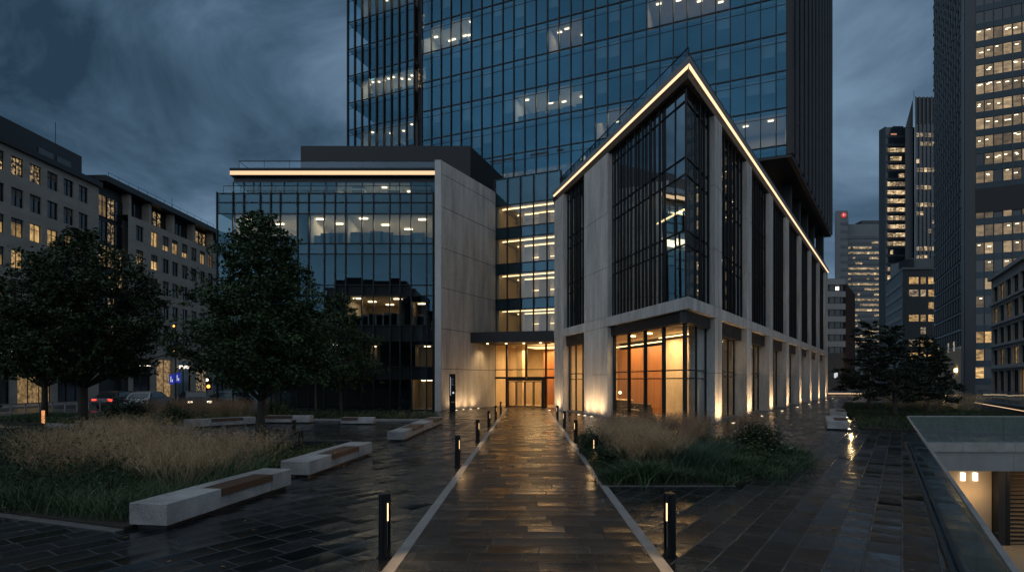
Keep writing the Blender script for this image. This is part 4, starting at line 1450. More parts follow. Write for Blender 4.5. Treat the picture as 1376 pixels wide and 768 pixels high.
def right_tower():
    d = 110.0
    cx, cyy = .8026 * d, d
    t = thing('office_tower', 'dark corner office tower at right with rows of bright office floors', 'tower', (cx, cyy, 0))
    off = wloc(t)
    H = 100
    af = math.atan2(-.39, .92)
    Mf = frame(cx, cyy, af)
    al = math.atan2(-.88, -.475)               # runs towards the corner, seen from the left
    ls = 34.0
    # left face: from far end to corner
    fx, fy = cx + .475 * ls, cyy + .88 * ls
    Ml = frame(fx, fy, al)
    MB().prism([(cx, cyy), (cx + .92 * 40, cyy - .39 * 40), (cx + .92 * 40 + 20, cyy - .39 * 40 + 40), (fx + 10, fy + 10), (fx, fy)], 0, H).build('body', M['gl_far'], t)
    # corner pier
    MB().at(Mf).box(-.3, 1.3, -.5, .9, 0, H).build('corner_pier', M['far_dark'], t)
    MB().at(Ml).box(ls - 1.6, ls - .02, -.45, -.02, 0, H).build('corner_pier', M['far_conc'], t)
    fh = 3.42
    # left face: stepped stone fins, staggered
    mb = MB().at(Ml)
    k = 0
    z = 9.5
    row = 0
    while z < H:
        for i in range(12):
            u = 1.2 + i * 2.6
            if u + 1.2 < ls - 1.7:
                o_ = (row * .22) % 1.0
                mb.box(u + o_, u + o_ + .9, -.35, -.01, z, z + 2.6)
        mb.box(.1, ls - 1.7, -.30, -.02, z + 2.75, z + 3.1)
        z += fh
        row += 1
    mb.build('stone_fin', M['far_dark'], t)
    MB().at(Ml).box(0, ls - 1.65, -.5, -.01, 0, 8.8).build('base_wall', M['ochre'], t)
    # front mullions and spandrels
    mb = MB().at(Mf)
    for i in range(28):
        u = 1.45 + i * 1.42
        w = .10 if i % 4 else .22
        mb.box(u - w / 2, u + w / 2, -.16, .0, 6, H)
    mb.build('mullion', M['far_dark'], t)
    mb = MB().at(Mf)
    zz = 2.3
    rows = []
    while zz < H:
        mb.box(1.3, 40, -.12, -.01, zz - .62, zz + .55)
        rows.append(zz + .6)
        zz += fh
    mb.build('spandrel', M['teal'], t)
    protos, specs = {}, []
    def py_of(z): return HZ - (z - EYE) / d * F
    for z in rows:
        py = py_of(z + 1)
        if py < -10 or py > 520: continue
        dens = .0
        if 30 < py < 200: dens = .93
        if 200 <= py < 222: dens = .75
        if 222 <= py < 240: dens = .30
        if 240 <= py < 255: dens = .75
        if 255 <= py < 285: dens = .0
        if 285 <= py < 400: dens = .80
        if 400 <= py < 440: dens = .06
        if 440 <= py < 475: dens = 1.0
        if py >= 475: dens = .25
        for i in range(9):
            if random.random() < dens:
                u = 1.45 + i * 1.42
                specs.append((u + .08, u + 1.32, z + .02, z + 2.1, 'office' if py < 430 else 'far_warm'))
    facade_windows(t, Mf, specs, protos, off, af, .03)
    # ceiling lamps seen through the office glass
    ls_ = []
    for (u0, u1, z0, z1, m_) in specs:
        if m_ == 'office':
            for k in range(random.choice((1, 1, 2, 2))):
                a = u0 + random.uniform(.05, .6); b_ = z0 + random.uniform(1.0, 1.85)
                ls_.append((a, a + random.choice((.4, .55)), b_, b_ + .12, 'lamp'))
    random.shuffle(ls_)
    protos2 = {}
    for q in ls_[:98]:
        facade_windows(t, Mf, [q], protos2, off, af, .05)
    for o in t.children:
        if o.name.startswith('lit_window') and o.data.materials[0] is M['lamp']:
            o.name = 'office_lamp'
    MB().at(Mf).box(1.3, 40, -.3, -.17, ZH(288, d), ZH(256, d)).build('plant_floor', M['dark'], t)
    specs = []
    for i in range(5):
        for k in range(2):
            if random.random() < .7:
                specs.append((3 + i * 5.6, 4.6 + i * 5.6, 3.0 + k * 5.5, 4.4 + k * 5.5 + .6, 'far_lit2'))
    facade_windows(t, Ml, [(u0, u1, z0, z1, m_) for u0, u1, z0, z1, m_ in specs if z0 > 2], protos, off, al, .55)
    MB().at(Ml).box(27.5, 29.5, -.75, -.55, 4.2, 4.9).build('wall_lamp', M['lampw'], t)
    v = Ml @ Vector((28.5, -2.5, 4.5))
    area_light('wall_lamp', v, 1.0, 220, (1, .6, .25), (R(90), 0, al + R(180)))


right_tower()


def right_stone():
    d = 80.0
    a = Vector((67.8, 80.0))
    ang = math.atan2(-.867, -.498)
    t = thing('office_building', 'low stone office block with dark window strips at the right edge of the square', 'office building', (a.x, a.y, 0))
    off = wloc(t)
    Mx = frame(a.x, a.y, ang)
    H = 16.4
    op = []
    fl = [.4, 4.5, 7.4, 10.3, 13.2]
    for r, z in enumerate(fl):
        h = 3.3 if r == 0 else 2.1
        for k in range(11):
            u = .8 + k * 3.4
            op.append((u, u + 2.7, z, z + h))
    mb = MB().at(Mx)
    opening_wall(mb, 0, 38.5, 0, H, op, .4)
    mb.quad((0, 0, 0), (0, 0, H), (0, 18, H), (0, 18, 0))
    mb.quad((38.5, 0, 0), (38.5, 18, 0), (38.5, 18, H), (38.5, 0, H))
    mb.quad((0, 0, H), (38.5, 0, H), (38.5, 18, H), (0, 18, H))
    mb.build('wall', M['stone'], t)
    mb = MB().at(Mx)
    for z in (4.0, 7.0, 9.9, 12.8):
        mb.box(-.1, 38.5, -.25, -.01, z, z + .28)
    mb.build('string_course', M['paleband'], t)
    MB().at(Mx).box(-.2, 38.5, -.4, .3, H, H + .5).build('cornice', M['paleband'], t)
    MB().at(Mx).box(2.5, 38, 3, 15, H + .5, H + 3.6).build('attic_storey', M['darkgrey'], t)
    protos = {}
    lit = {(4, 1), (3, 0), (3, 2), (1, 1), (1, 3)}
    for r, z in enumerate(fl):
        h = 3.3 if r == 0 else 2.1
        for k in range(8):
            mat = M['win_lit2'] if (r, k) in lit else (M['shop'] if r == 0 and k == 4 else M['win_dark'])
            loc = Mx @ Vector((.8 + k * 3.4 + 1.35, .3, z)) - off
            key = (h, mat)
            if key in protos:
                c = copy_tree(protos[key], t); c.location = loc
            else:
                protos[key] = make_window('window', 2.7, h, mat, t, loc, ang, 2)
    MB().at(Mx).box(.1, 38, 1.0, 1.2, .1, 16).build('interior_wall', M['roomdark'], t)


right_stone()


def lit_grid(u0, u1, z0, z1, fh, wu, hz, dens, mats, runs=True, limit=95):
    out = []
    z = z0
    while z + hz < z1:
        u = u0
        rowd = dens * random.uniform(.2, 1.7)
        on = random.random() < rowd
        while u + wu < u1:
            if random.random() < .35: on = random.random() < rowd
            if on: out.append((u + .03 * wu, u + .97 * wu, z, z + hz, random.choice(mats)))
            u += wu
        z += fh
    random.shuffle(out)
    return out[:limit], out[limit:]


def rest_windows(parent, Mx, rest, mat, d=.04):
    if not rest: return
    mb = MB().at(Mx)
    for u0, u1, z0, z1, _ in rest:
        mb.quad((u0, -d, z0), (u1, -d, z0), (u1, -d, z1), (u0, -d, z1))
    o = mb.build('lit_window', M[mat], parent)
    o['kind'] = 'stuff'


def far_tower_grid():
    d = 300.0
    k = d / F
    x0, x1 = (1133.5 - CX) * k, (1200 - CX) * k
    t = thing('far_tower', 'pale far-off office tower dotted with lit windows, red sign on its side slab', 'tower', (x0 + 12, d, 0))
    off = wloc(t)
    Mx = frame(x0, d, 0)
    H = ZH(301, d)
    MB().prism([(x0, d), (x1, d), (x1 + 20, d + 30), (x0 + 12.5, d + 20)], 0, H).build('body', M['far_conc'], t)
    mb = MB().at(Mx)
    z = 20
    while z < H - 6:
        mb.box(.3, x1 - x0, -.25, -.01, z, z + 1.45)
        z += 2.75
    mb.build('window_strip', M['gl_far'], t)
    MB().at(Mx).box(11, 24, 2, 8, H, H + 2.5).build('roof_plant', M['far_dark'], t)
    MB().prism([((1117 - CX) * k, d - 4), (x0 - .05, d - 4), (x0 + 11, d + 14), ((1117 - CX) * k + 11, d + 16)], 0, ZH(286, d)).build('side_slab', M['far_conc'], t)
    mb = MB()
    for j in range(12):
        z = 40 + j * 4.0
        mb.box((1124 - CX) * k, x0 - .06, d - 4.15, d - 4.01, z, z + 1.5)
    mb.build('window_strip', M['gl_far'], t)
    sx, sz = (1127.5 - CX) * k, ZH(292, d)
    s = MB().tube([(sx, d - 4.5, sz), (sx, d - 4.05, sz)], 1.25, 20).build('red_sign', M['redsign'], t)
    MB().box(sx - .55, sx - .2, d - 4.6, d - 4.52, sz - .6, sz + .6).box(sx + .1, sx + .6, d - 4.6, d - 4.52, sz - .1, sz + .25).build('sign_mark', M['whitesign'], s)
    main, rest = lit_grid(1.0, x1 - x0 - .5, 20.2, H - 8, 2.75, 1.25, 1.1, .66, ('far_lit', 'far_lit', 'far_lit2'))
    facade_windows(t, Mx, main, {}, off, 0, .3)
    rest_windows(t, Mx, rest, 'far_lit', .3)


def far_tower_dark():
    d = 220.0
    k = d / F
    x0, x1 = (1190 - CX) * k, (1229 - CX) * k
    t = thing('far_tower', 'dark flat-topped glass tower with scattered lit windows and red top sign', 'tower', (x0 + 5, d, 0))
    off = wloc(t)
    Mx = frame(x0, d, 0)
    H = ZH(171, d)
    MB().prism([(x0, d), (x1, d), (x1 + 13, d + 20), (x0 + 10.6, d + 20), (x0 - .2, d + 3.4)], 0, H).build('body', M['gl_far'], t)
    MB().prism([(x0 - .1, d - .1), (x0 - .02, d - .2), (x0 - .22, d + 3.3), (x0 - .32, d + 3.5)], 0, H + .3).build('corner_pier', M['far_dark'], t)
    mb = MB().at(Mx)
    z = 12
    while z < H:
        mb.box(0, x1 - x0 - .1, -.15, -.01, z - .9, z)
        z += 3.3
    mb.build('spandrel', M['far_dark'], t)
    MB().at(Mx).box(5, 9, 3, 6, H, H + 1.8).build('roof_plant', M['far_dark'], t)
    MB().at(Mx).box(2.0, 4.2, -.2, -.05, H - 3.0, H - 2.5).build('roof_sign', M['dimsign'], t)
    main, rest = lit_grid(.6, x1 - x0 - .5, 12.1, H - 5, 3.3, 1.1, 1.6, .70, ('far_lit', 'far_lit', 'far_lit2'))
    facade_windows(t, Mx, main, {}, off, 0, .2)
    rest_windows(t, Mx, rest, 'far_lit', .2)


def far_tower_fins():
    d = 214.0
    k = d / F
    x0, x1 = (1229.5 - CX) * k, (1262 - CX) * k
    t = thing('far_tower', 'taller dark far tower with pale vertical fins and a spike', 'tower', (x0 + 5, d, 0))
    off = wloc(t)
    Mx = frame(x0, d, 0)
    H = ZH(131, d)
    MB().prism([(x0, d), (x1, d), (x1 + 13, d + 18), (x0 + 13, d + 18)], 0, H).build('body', M['gl_far'], t)
    mb = MB()
    xs = (1219 - CX) * k
    q = [(x0 - .05, d + 1), (x0 + 8, d + 13), (xs + 8, d + 13), (xs, d + 1)]
    mb.prism(q, 0, H - 11)
    i = mb.p(*q[0], H); j = mb.p(*q[1], H); b = mb.p(*q[2], H - 10.9); a = mb.p(*q[3], H - 10.9); c = mb.p(*q[0], H - 10.9); e = mb.p(*q[1], H - 10.9)
    mb.face(i, a, c); mb.face(j, e, b); mb.face(i, j, b, a)
    mb.build('sloped_wing', M['far_dark'], t)
    mb = MB().at(Mx)
    for n in range(7):
        mb.box(n * 1.5, n * 1.5 + .16, -.5, -.01, 0, H + .3)
    mb.build('vertical_fin', M['far_conc'], t)
    MB().at(Mx).box(0, x1 - x0, -.1, 0, H - 10, H).build('crown_band', M['dark'], t)
    MB().at(Mx).tube([(.3, 1, H), (.3, 1, H + 3)], .08, 5).build('spike', M['dark'], t)
    main, rest = lit_grid(.3, x1 - x0 - .3, 12.1, H - 12, 3.3, 1.5, 1.5, .50, ('far_lit', 'far_lit2'))
    facade_windows(t, Mx, main, {}, off, 0, .12)
    rest_windows(t, Mx, rest, 'far_lit', .12)


def mid_block():
    d = 170.0
    k = d / F
    x0, x1 = (1213 - CX) * k, (1262 - CX) * k
    t = thing('office_building', 'dark mid-rise block with warm paired windows and boxy roof plant', 'office building', (x0 + 5, d, 0))
    off = wloc(t)
    Mx = frame(x0, d, 0)
    H = ZH(362, d)
    MB().prism([(x0, d), (x1, d), (x1 + 12, d + 26), (x0 + 12.2, d + 26)], 0, H).build('body', M['far_dark'], t)
    Ml = frame(x0 + 12.2, d + 26, math.atan2(-26, -12.2))
    mb = MB().at(Ml)
    for j in range(9):
        mb.box(.5, 28.2, -.2, -.01, 4 + j * 3.4, 5.2 + j * 3.4)
    mb.build('pale_band', M['far_conc'], t)
    MB().prism([(x0 - .3, d - .3), (x1, d - .3), (x1 + 12, d + 26), (x0 + 11.9, d + 26)], H + .01, H + .6).build('cornice', M['far_conc'], t)
    MB().box(x0 + 7, x1 + 6, d + 6, d + 16, H + .6, ZH(345, d + 4)).build('roof_plant', M['far_conc'], t)
    MB().box(x0 + 5.0, x0 + 6.97, d + 5, d + 9, H + .6, ZH(347, d + 4)).build('roof_plant', M['dark'], t)
    specs = []
    for j, row in enumerate(((1, 1, 1), (.5, .5, 1), (0, 0, 1), (1, 1, 1), (0, .5, 0), (.5, 1, 1), (1, 1, 1), (0, .5, 1))):
        z = H - 4.3 - j * 3.75
        for i, (u, w) in enumerate(((1.9, 2.8), (5.4, 1.5), (7.7, 2.9))):
            if row[i]:
                specs.append((u, u + w, z, z + 2.0, 'far_warm' if row[i] == 1 else 'far_lit2'))
    facade_windows(t, Mx, specs, {}, off, 0, .03)


def banded_block():
    d = 130.0
    k = d / F
    x0, x1 = (1105 - CX) * k, (1134 - CX) * k
    t = thing('office_building', 'small block with pale balcony bands and a dark red brick flank', 'office building', (x1 - 3, d, 0))
    H = ZH(374, d)
    MB().box(x0, x1, d, d + 18, 0, H).build('wall', M['far_dark'], t)
    x2 = (1149 - CX) / F * (d + 22)
    MB().prism([(x1 + .02, d + .3), (x2, d + 22), (x2 - 3, d + 22), (x1 + .02, d + 14)], 0, H - .3).build('brick_flank', M['brick'], t)
    for j in range(6):
        z = H - .9 - j * 2.85
        MB().box(x0, x1 + .1, d - .5, d - .02, z - .55, z + .75).build('balcony_band', M['paleband'], t)
        for i in range(3):
            MB().box(x0 + 1.6 + i * 1.3, x0 + 2.7 + i * 1.3, d - .08, d - .02, z - 1.95, z - .65).build('window', M['win_dark'], t)
    MB().box(x1 - 2.0, x1 - 1.2, d - .12, d - .085, H - 2.7, H - 1.9).build('lit_window', M['shoplight'], t)
    MB().box(x1 - 2.3, x1 - 1.5, d - .12, d - .085, 3.0, 4.3).build('lit_window', M['whitesign'], t)


far_tower_grid()
far_tower_dark()
far_tower_fins()
mid_block()
banded_block()

# distant dark block closing the street far behind the towers
t = thing('far_building', 'long dark building closing the view behind the pine trees', 'building', (260, 380, 0))
MB().box(180, 330, 380, 400, 0, 22).build('body', M['far_dark'], t)
mb = MB()
for i in range(40):
    mb.box(181 + i * 3.6, 183.4 + i * 3.6, 379.85, 379.99, 6, 8)
    mb.box(181 + i * 3.6, 183.4 + i * 3.6, 379.85, 379.99, 11, 13)
mb.build('window_strip', M['win_dark'], t)
t = thing('far_building', 'dark low building at the end of the left street', 'building', (-60, 190, 0))
MB().box(-75, -20, 190, 205, 0, 15).build('body', M['far_dark'], t)

# low wall with a light line at the end of the square
d = 95
t = thing('low_wall', 'low pale wall with a thin light line at the far end of the square', 'wall', ((1132 - CX) / F * d, d, 0))
x0, x1 = (1100 - CX) / F * d, (1160 - CX) / F * d
MB().box(x0, x1, d, d + .6, .0, .18).build('wall_foot', M['dark'], t)
MB().box(x0, x1, d - .15, d + .75, .34, 1.25).build('coping', M['kerb'], t)
MB().box(x0, x1, d + .02, d + .58, .19, .32).build('led_strip', M['led2'], t)

# retaining wall with an LED line on the right
a, b = Vector(G(1308, 547)), Vector((27.5, 28.0))
ln = (b - a).length
Mx = frame(a.x, a.y, math.atan2((b - a).y, (b - a).x))
t = thing('retaining_wall', 'low stone retaining wall with glowing strip beside the sunken court', 'wall', (a.x, a.y, 0))
MB().at(Mx).box(0, ln, 0, .5, .0, .42).build('wall_foot', M['darkgrey'], t)
MB().at(Mx).box(0, ln, .07, .45, .425, .50).build('led_strip', M['led2'], t)
MB().at(Mx).box(-.1, ln, -.12, .6, .505, .72).build('coping', M['darkgrey'], t)
o = panes([ln * k / 14 for k in range(15)], .72, 1.55, Mx, .3, .002).build('balustrade', M['gl_rail'], t)
MB().at(Mx).box(0, ln, .27, .33, 1.55, 1.59).build('handrail', M['metal'], o)


# ------------------------------------------------------------------ sunken court
def court():
    t = thing('sunken_court', 'sunken concrete service court with lit wall and louvred door at lower right', 'courtyard', (20, 18, -4.1))
    A, P, Bq, Cq = [Vector(q) for q in COURT]
    z0 = -4.1
    fl = MB()
    fl.face(*[fl.p(x, y, z0) for x, y in ((0, 0), (0, 30), (50, 30), (50, 0))])
    fl.build('floor', M['travfloor'], t)
    # far side: thick slab edge, then a recess with a lit wall
    Mx = frame(P.x, P.y, math.atan2((Bq - P).y, (Bq - P).x))
    ln = (Bq - P).length
    mb = MB().at(Mx)
    for k in range(16):
        mb.box(k * 1.9 + .004, k * 1.9 + 1.896, -.06, .32, -.30, .03)
    mb.build('coping', M['kerb'], t)
    mb = MB().at(Mx)
    for k in range(16):
        mb.box(k * 1.9 + .004, k * 1.9 + 1.896, .02, .35, -1.02, -.31)
    mb.build('fascia_panel', M['fascia'], t)
    MB().at(Mx).box(-2, ln, .36, 6, -1.0, -.02).build('slab', M['concrete'], t)
    MB().at(Mx).box(-2, 4.2, 1.5, 1.8, z0, -1.02).build('back_wall', M['ochre'], t)
    MB().at(Mx).box(4.22, 4.5, 1.2, 1.8, z0, -1.02).build('side_wall', M['dark'], t)
    mb = MB().at(Mx)
    for k in range(19):
        z = z0 + .05 + k * .16
        mb.quad((4.68, 1.30, z), (8.2, 1.30, z), (8.2, 1.42, z + .11), (4.68, 1.42, z + .11))
    dr = mb.build('louvred_door', M['louver'], t)
    MB().at(Mx).box(4.52, 4.67, 1.2, 1.45, z0, -1.02).build('frame', M['metal'], dr)
    MB().at(Mx).box(8.2, 8.35, 1.2, 1.45, z0, -1.02).build('frame', M['metal'], dr)
    MB().at(Mx).box(4.6, 8.25, 1.46, 1.5, z0, -1.02).build('backing', M['dark'], dr)
    MB().at(Mx).box(8.4, ln, 1.2, 1.5, z0, -1.02).build('back_wall', M['concrete'], t)
    MB().at(Mx).box(2.98, 3.10, 1.38, 1.49, -1.62, -1.30).build('wall_lamp', M['shoplight'], t)
    MB().at(Mx).box(3.46, 3.58, 1.38, 1.49, -1.62, -1.30).build('wall_lamp', M['shoplight'], t)
    for u, w, z, e in ((3.0, .95, -2.1, 16), (3.6, .95, -2.1, 9), (6.4, .2, -1.5, 34)):  # last light has no fixture, added to brighten the louvred door
        v = Mx @ Vector((u, w, z))
        l = bpy.data.lights.new('wall_lamp', 'POINT'); l.energy = e; l.color = (1, .62, .28); l.shadow_soft_size = .15
        o = bpy.data.objects.new('wall_lamp', l); o.location = v; col.objects.link(o)
    # near side wall below the balustrade
    Ma = frame(A.x, A.y, math.atan2((P - A).y, (P - A).x))
    la = (P - A).length
    MB().at(Ma).box(0, la, .02, .3, z0, -.01).build('side_wall', M['concrete'], t)


court()


def balustrade():
    t = thing('glass_balustrade', 'frameless glass balustrade with slim metal rail around the sunken court', 'balustrade', (COURT[1][0], COURT[1][1], 0))
    A, P, Bq, _ = [Vector(q) for q in COURT]
    Ma = frame(A.x, A.y, math.atan2((P - A).y, (P - A).x))
    la = (P - A).length
    n = int(la / 1.5)
    us = [la * k / n for k in range(n + 1)]
    mb = MB().at(Ma)
    for k in range(n):
        mb.box(us[k] + .006, us[k + 1] - .006, .05, .066, .02, .985)
    mb.build('glass_pane', M['gl_rail'], t)
    MB().at(Ma).box(0, la, .035, .081, .985, 1.02).build('handrail', M['kerb'], t)
    MB().at(Ma).box(-.2, la + .3, -.02, .03, .0, .05).box(-.2, la + .3, .085, .14, .0, .05).build('base_channel', M['metal'], t)
    mb = MB().at(Ma)
    for k in range(20):
        mb.box(k * 1.3 - .1, k * 1.3 + 1.195, .16 - .52, .12 - .16, .0, .02)
    mb.build('stone_edging', M['kerb'], t)
    Mb = frame(P.x, P.y, math.atan2((Bq - P).y, (Bq - P).x))
    lb = (Bq - P).length
    n = int(lb / 1.7)
    us = [lb * k / n for k in range(n + 1)]
    mb = MB().at(Mb)
    for k in range(n):
        mb.box(us[k] + .006, us[k + 1] - .006, .05, .066, .04, .985)
    mb.build('glass_pane', M['gl_rail'], t)
    MB().at(Mb).box(0, lb, .035, .081, .985, 1.02).build('handrail', M['kerb'], t)


balustrade()


# ------------------------------------------------------------------ bollards
def make_bollard():
    t = thing('bollard_light', None, 'bollard')
    r, h = .078, .84
    body = MB()
    n = 28
    ring = lambda z, rr: [body.p(rr * math.cos(2 * math.pi * k / n), rr * math.sin(2 * math.pi * k / n), z) for k in range(n)]
    # slot in the shaft faces +x
    slot = {0, 27}
    zs = [0, .12, h - .12, h - .012, h]
    rings = [ring(z, r if z < h else r - .012) for z in zs]
    for j in range(len(zs) - 1):
        for k in range(n):
            if k in slot and j == 1:
                continue
            body.face(rings[j][k], rings[j][(k + 1) % n], rings[j + 1][(k + 1) % n], rings[j + 1][k])
    body.face(*rings[-1])
    b = body.build('post', M['metal'], t)
    w = 2 * r * math.sin(2 * math.pi / n)
    g = MB()
    x0 = r * math.cos(2 * math.pi / n) - .03
    g.box(x0 - .01, x0, -w / 2, w / 2, .12, h - .12)
    g.build('slot', M['kerb'], t)
    MB().box(x0 + .002, x0 + .012, -w / 2 * .9, w / 2 * .9, h - .36, h - .13).build('lens', M['slot'], t)
    MB().tube([(0, 0, 0), (0, 0, .012)], r + .03, 20).build('base_plate', M['metal'], t)
    return t


LB = [(7.42, 0), (15.3, 0), (21.6, 0), (28.0, 0), (34.3, 0), (41.0, 0)]
RB = [7.42, 15.4, 21.6, 28.0, 34.3]
names_l = ['nearest bollard light on the left edge of the path', 'second bollard light from the camera on the left path edge', 'third bollard light along the left path edge, level with granite benches',
           'fourth bollard light along the left path edge', 'fifth bollard light on the left path edge, near the doors', 'farthest bollard light on the left path edge, right by the doors']
names_r = ['nearest bollard light on the right edge of the path', 'bollard light standing against the left side of the grass bed', 'third bollard light on the right path edge beyond the grass bed',
           'fourth bollard light along the right path edge', 'farthest bollard light on the right path edge, by the concrete pier']
bol = make_bollard()
first = True
for side, ys, labels in ((-1, [q[0] for q in LB], names_l), (1, RB, names_r)):
    for y, lb in zip(ys, labels):
        o = bol if first else copy_tree(bol)
        first = False
        x = (-1.86 if side < 0 else 1.88) + PK * y
        o.location = (x, y, 0)
        o.rotation_euler = (0, 0, R(-40) if side < 0 else R(220))
        tag(o, lb, 'bollard', 'lit bollards along the central path')
        s = -side
        spot('bollard_light', (x + s * .10, y - .07, .70), (x + s * .75, y - .45, 0), 27, (1, .60, .26), 120, .9, .03)

# plain dark bollards on the left of the square
pb = thing('dark_bollard', 'unlit dark bollard standing near the big tree', 'bollard', (0, 0, 0), 'unlit bollards on the square')
MB().tube([(0, 0, 0), (0, 0, .60)], .09, 16).build('post', M['metal'], pb)
MB().tube([(0, 0, .602), (0, 0, .64)], .095, 16).build('cap', M['darkgrey'], pb)
for k, (px, py, lb) in enumerate(((404, 603, 'unlit dark bollard standing beside the second granite bench'), (395, 584, 'unlit dark bollard in front of the rear granite benches'))):
    o = pb if k == 0 else copy_tree(pb)
    x, y = G(px, py)
    o.location = (x, y, 0)
    o['label'] = lb

# lit post in the planting on the far left
x, y = G(58, 577)
t = thing('path_lamp', 'short round lamp post glowing amber behind the tan grasses', 'lamp', (x, y, 0))
MB().tube([(x, y, 0), (x, y, .30)], .06, 12).build('post', M['metal'], t)
MB().tube([(x, y, .301), (x, y, .92)], .065, 12).build('lamp_tube', emit('amber_lamp_tube', (1.0, .42, .14), .9), t)
MB().tube([(x, y, .921), (x, y, .97)], .085, 12).build('cap', M['metal'], t)


# ------------------------------------------------------------------ ground lights at the facades
def make_ground_light():
    t = thing('ground_light', None, 'ground light')
    MB().tube([(0, 0, 0), (0, 0, .022)], .13, 20).build('ring', M['kerb'], t)
    MB().tube([(0, 0, .0225), (0, 0, .030)], .085, 16).build('lens', M['lens'], t)
    return t


gl0 = make_ground_light()
gl0_used = False
ords = ['first', 'second', 'third', 'fourth', 'fifth', 'sixth', 'seventh', 'eighth']
spots = []
for k in range(8):
    v = MR @ Vector((RW_PIERS[k], -.78, 0))
    tg = MR @ Vector((RW_PIERS[k], .0, 2.6))
    spots.append((v, tg, f'glowing ground light under the {ords[k]} pier of the long facade from the point', 430))
for k, u in enumerate((7.1, 8.2, 9.3)):
    v = ML @ Vector((u, -.70, 0)); tg = ML @ Vector((u, .0, 2.6))
    spots.append((v, tg, 'glowing ground light under the broad pier, ' + ('left one of the three', 'middle one of the three', 'right one of the three')[k], 190))
v = ML @ Vector((1.0, -.75, 0)); tg = ML @ Vector((1.0, .0, 2.6))
spots.append((v, tg, 'glowing ground light under the pier beside the entrance doors', 210))
for k, u in enumerate((1.3, 2.3, 3.4, 4.6)):
    v = MW @ Vector((u, -.55, 0)); tg = MW @ Vector((u, .0, 2.2))
    spots.append((v, tg, f'glowing ground light at the foot of the concrete flank wall, {ords[k]} from the sign totem', 70))
for v, tg, lb, en in spots:
    o = copy_tree(gl0) if gl0_used else gl0
    gl0_used = True
    o.location = v
    tag(o, lb, 'ground light', 'ground lights washing the facades')
    spot('uplight', (v.x, v.y, .06), tg, en, (1, .62, .30), 150, 1.0, .05)

# ------------------------------------------------------------------ sign totem by the flank wall
x, y = (608 - CX) / F * 42.4, 42.4
t = thing('sign_totem', 'slim black information totem with small white marks beside the concrete wall', 'sign', (x, y, 0))
MB().box(x - .23, x + .23, y - .07, y + .07, .03, 2.85).build('panel', M['metal'], t, bevel=.01)
MB().box(x - .30, x + .30, y - .12, y + .12, 0, .028).build('base_plate', M['metal'], t)
MB().box(x - .145, x - .12, y - .078, y - .071, 1.25, 2.62).build('white_line', M['whitesign'], t)
MB().tube([(x + .07, y - .079, 1.45), (x + .07, y - .071, 1.45)], .07, 16).build('round_mark', M['whitesign'], t)
mb = MB()
for k, w in enumerate((.16, .12, .14, .10)):
    mb.box(x - .06, x - .06 + w, y - .078, y - .071, 2.45 - k * .13, 2.49 - k * .13)
mb.box(x - .05, x + .15, y - .078, y - .071, 2.02, 2.06).box(x - .08, x + .16, y - .078, y - .071, .72, .79)
mb.build('white_text', M['paleband'], t)


# ------------------------------------------------------------------ granite benches
def bench(p0, p1, w, h, label, seat=(.40, .82), side=1, seat_depth=.62, loc_name='granite_bench'):
    """p0 near end, p1 far end of the front edge; the block lies to the left of that edge"""
    a, b = Vector(p0), Vector(p1)
    ln = (b - a).length
    Mx = frame(a.x, a.y, math.atan2((b - a).y, (b - a).x))
    t = thing(loc_name, label, 'bench', (a.x, a.y, 0), 'granite benches on the square')
    s0, s1 = ln * seat[0], ln * seat[1]
    mb = MB().at(Mx)
    sd = w * seat_depth
    mb.box(0, s0 - .004, 0, w, .07, h)
    o1 = mb.build('granite_block', M['granite'], t, bevel=.012)
    MB().at(Mx).box(s1 + .004, ln, 0, w, .07, h).build('granite_block', M['granite'], t, bevel=.012)
    MB().at(Mx).box(s0, s1, .02, w, .07, h - .14).build('granite_block', M['granite'], t, bevel=.008)
    MB().at(Mx).box(s0, s1, sd + .004, w, h - .138, h).build('granite_block', M['granite'], t, bevel=.008)
    ns = 5
    mb = MB().at(Mx)
    for k in range(ns):
        y0 = sd * k / ns
        mb.box(s0 + .006, s1 - .006, y0 + .004 - .02, y0 + sd / ns - .004 - .02, h - .136, h - .004)
    mb.build('wooden_seat', M['wood'], t, bevel=.004)
    MB().at(Mx).box(.08, ln - .08, .08, w - .08, .0, .07).build('plinth', M['dark'], t)
    return t


bench((-5.32, 8.72), (-4.78, 12.25), .66, .41, 'long granite bench nearest the camera, in front of tan grasses', (.36, .80))
bench((-4.82, 13.45), (-4.40, 17.80), .72, .40, 'second granite bench along the left planting bed, beside the green ground cover', (.30, .74))
bench((-4.14, 21.6), (-3.98, 25.85), .64, .38, 'granite bench in open paving left of the path, nearer of two in line', (.40, .95), seat_depth=.9)
bench((-3.97, 26.1), (-3.72, 30.7), .70, .38, 'granite bench in open paving left of the path, farther of two in line', (.40, .90), seat_depth=.9)
bench((-15.7, 27.5), (-13.6, 30.0), .70, .42, 'rear granite bench in front of rusty ornamental grasses', (.32, .80))
bench((-13.55, 30.9), (-11.05, 30.9), .60, .42, 'rear granite bench behind the big tree trunk', (.02, .62))
bench((-9.1, 30.0), (-7.35, 30.0), .55, .38, 'short rear granite bench in front of the low green planting', (.02, .52))
bench((15.75, 26.4), (18.2, 31.0), .9, .40, 'granite bench at the edge of the pine bed, nearer one', (.15, .75))
bench((20.6, 34.8), (22.8, 38.8), .9, .40, 'granite bench at the edge of the pine bed, farther one', (.15, .75))
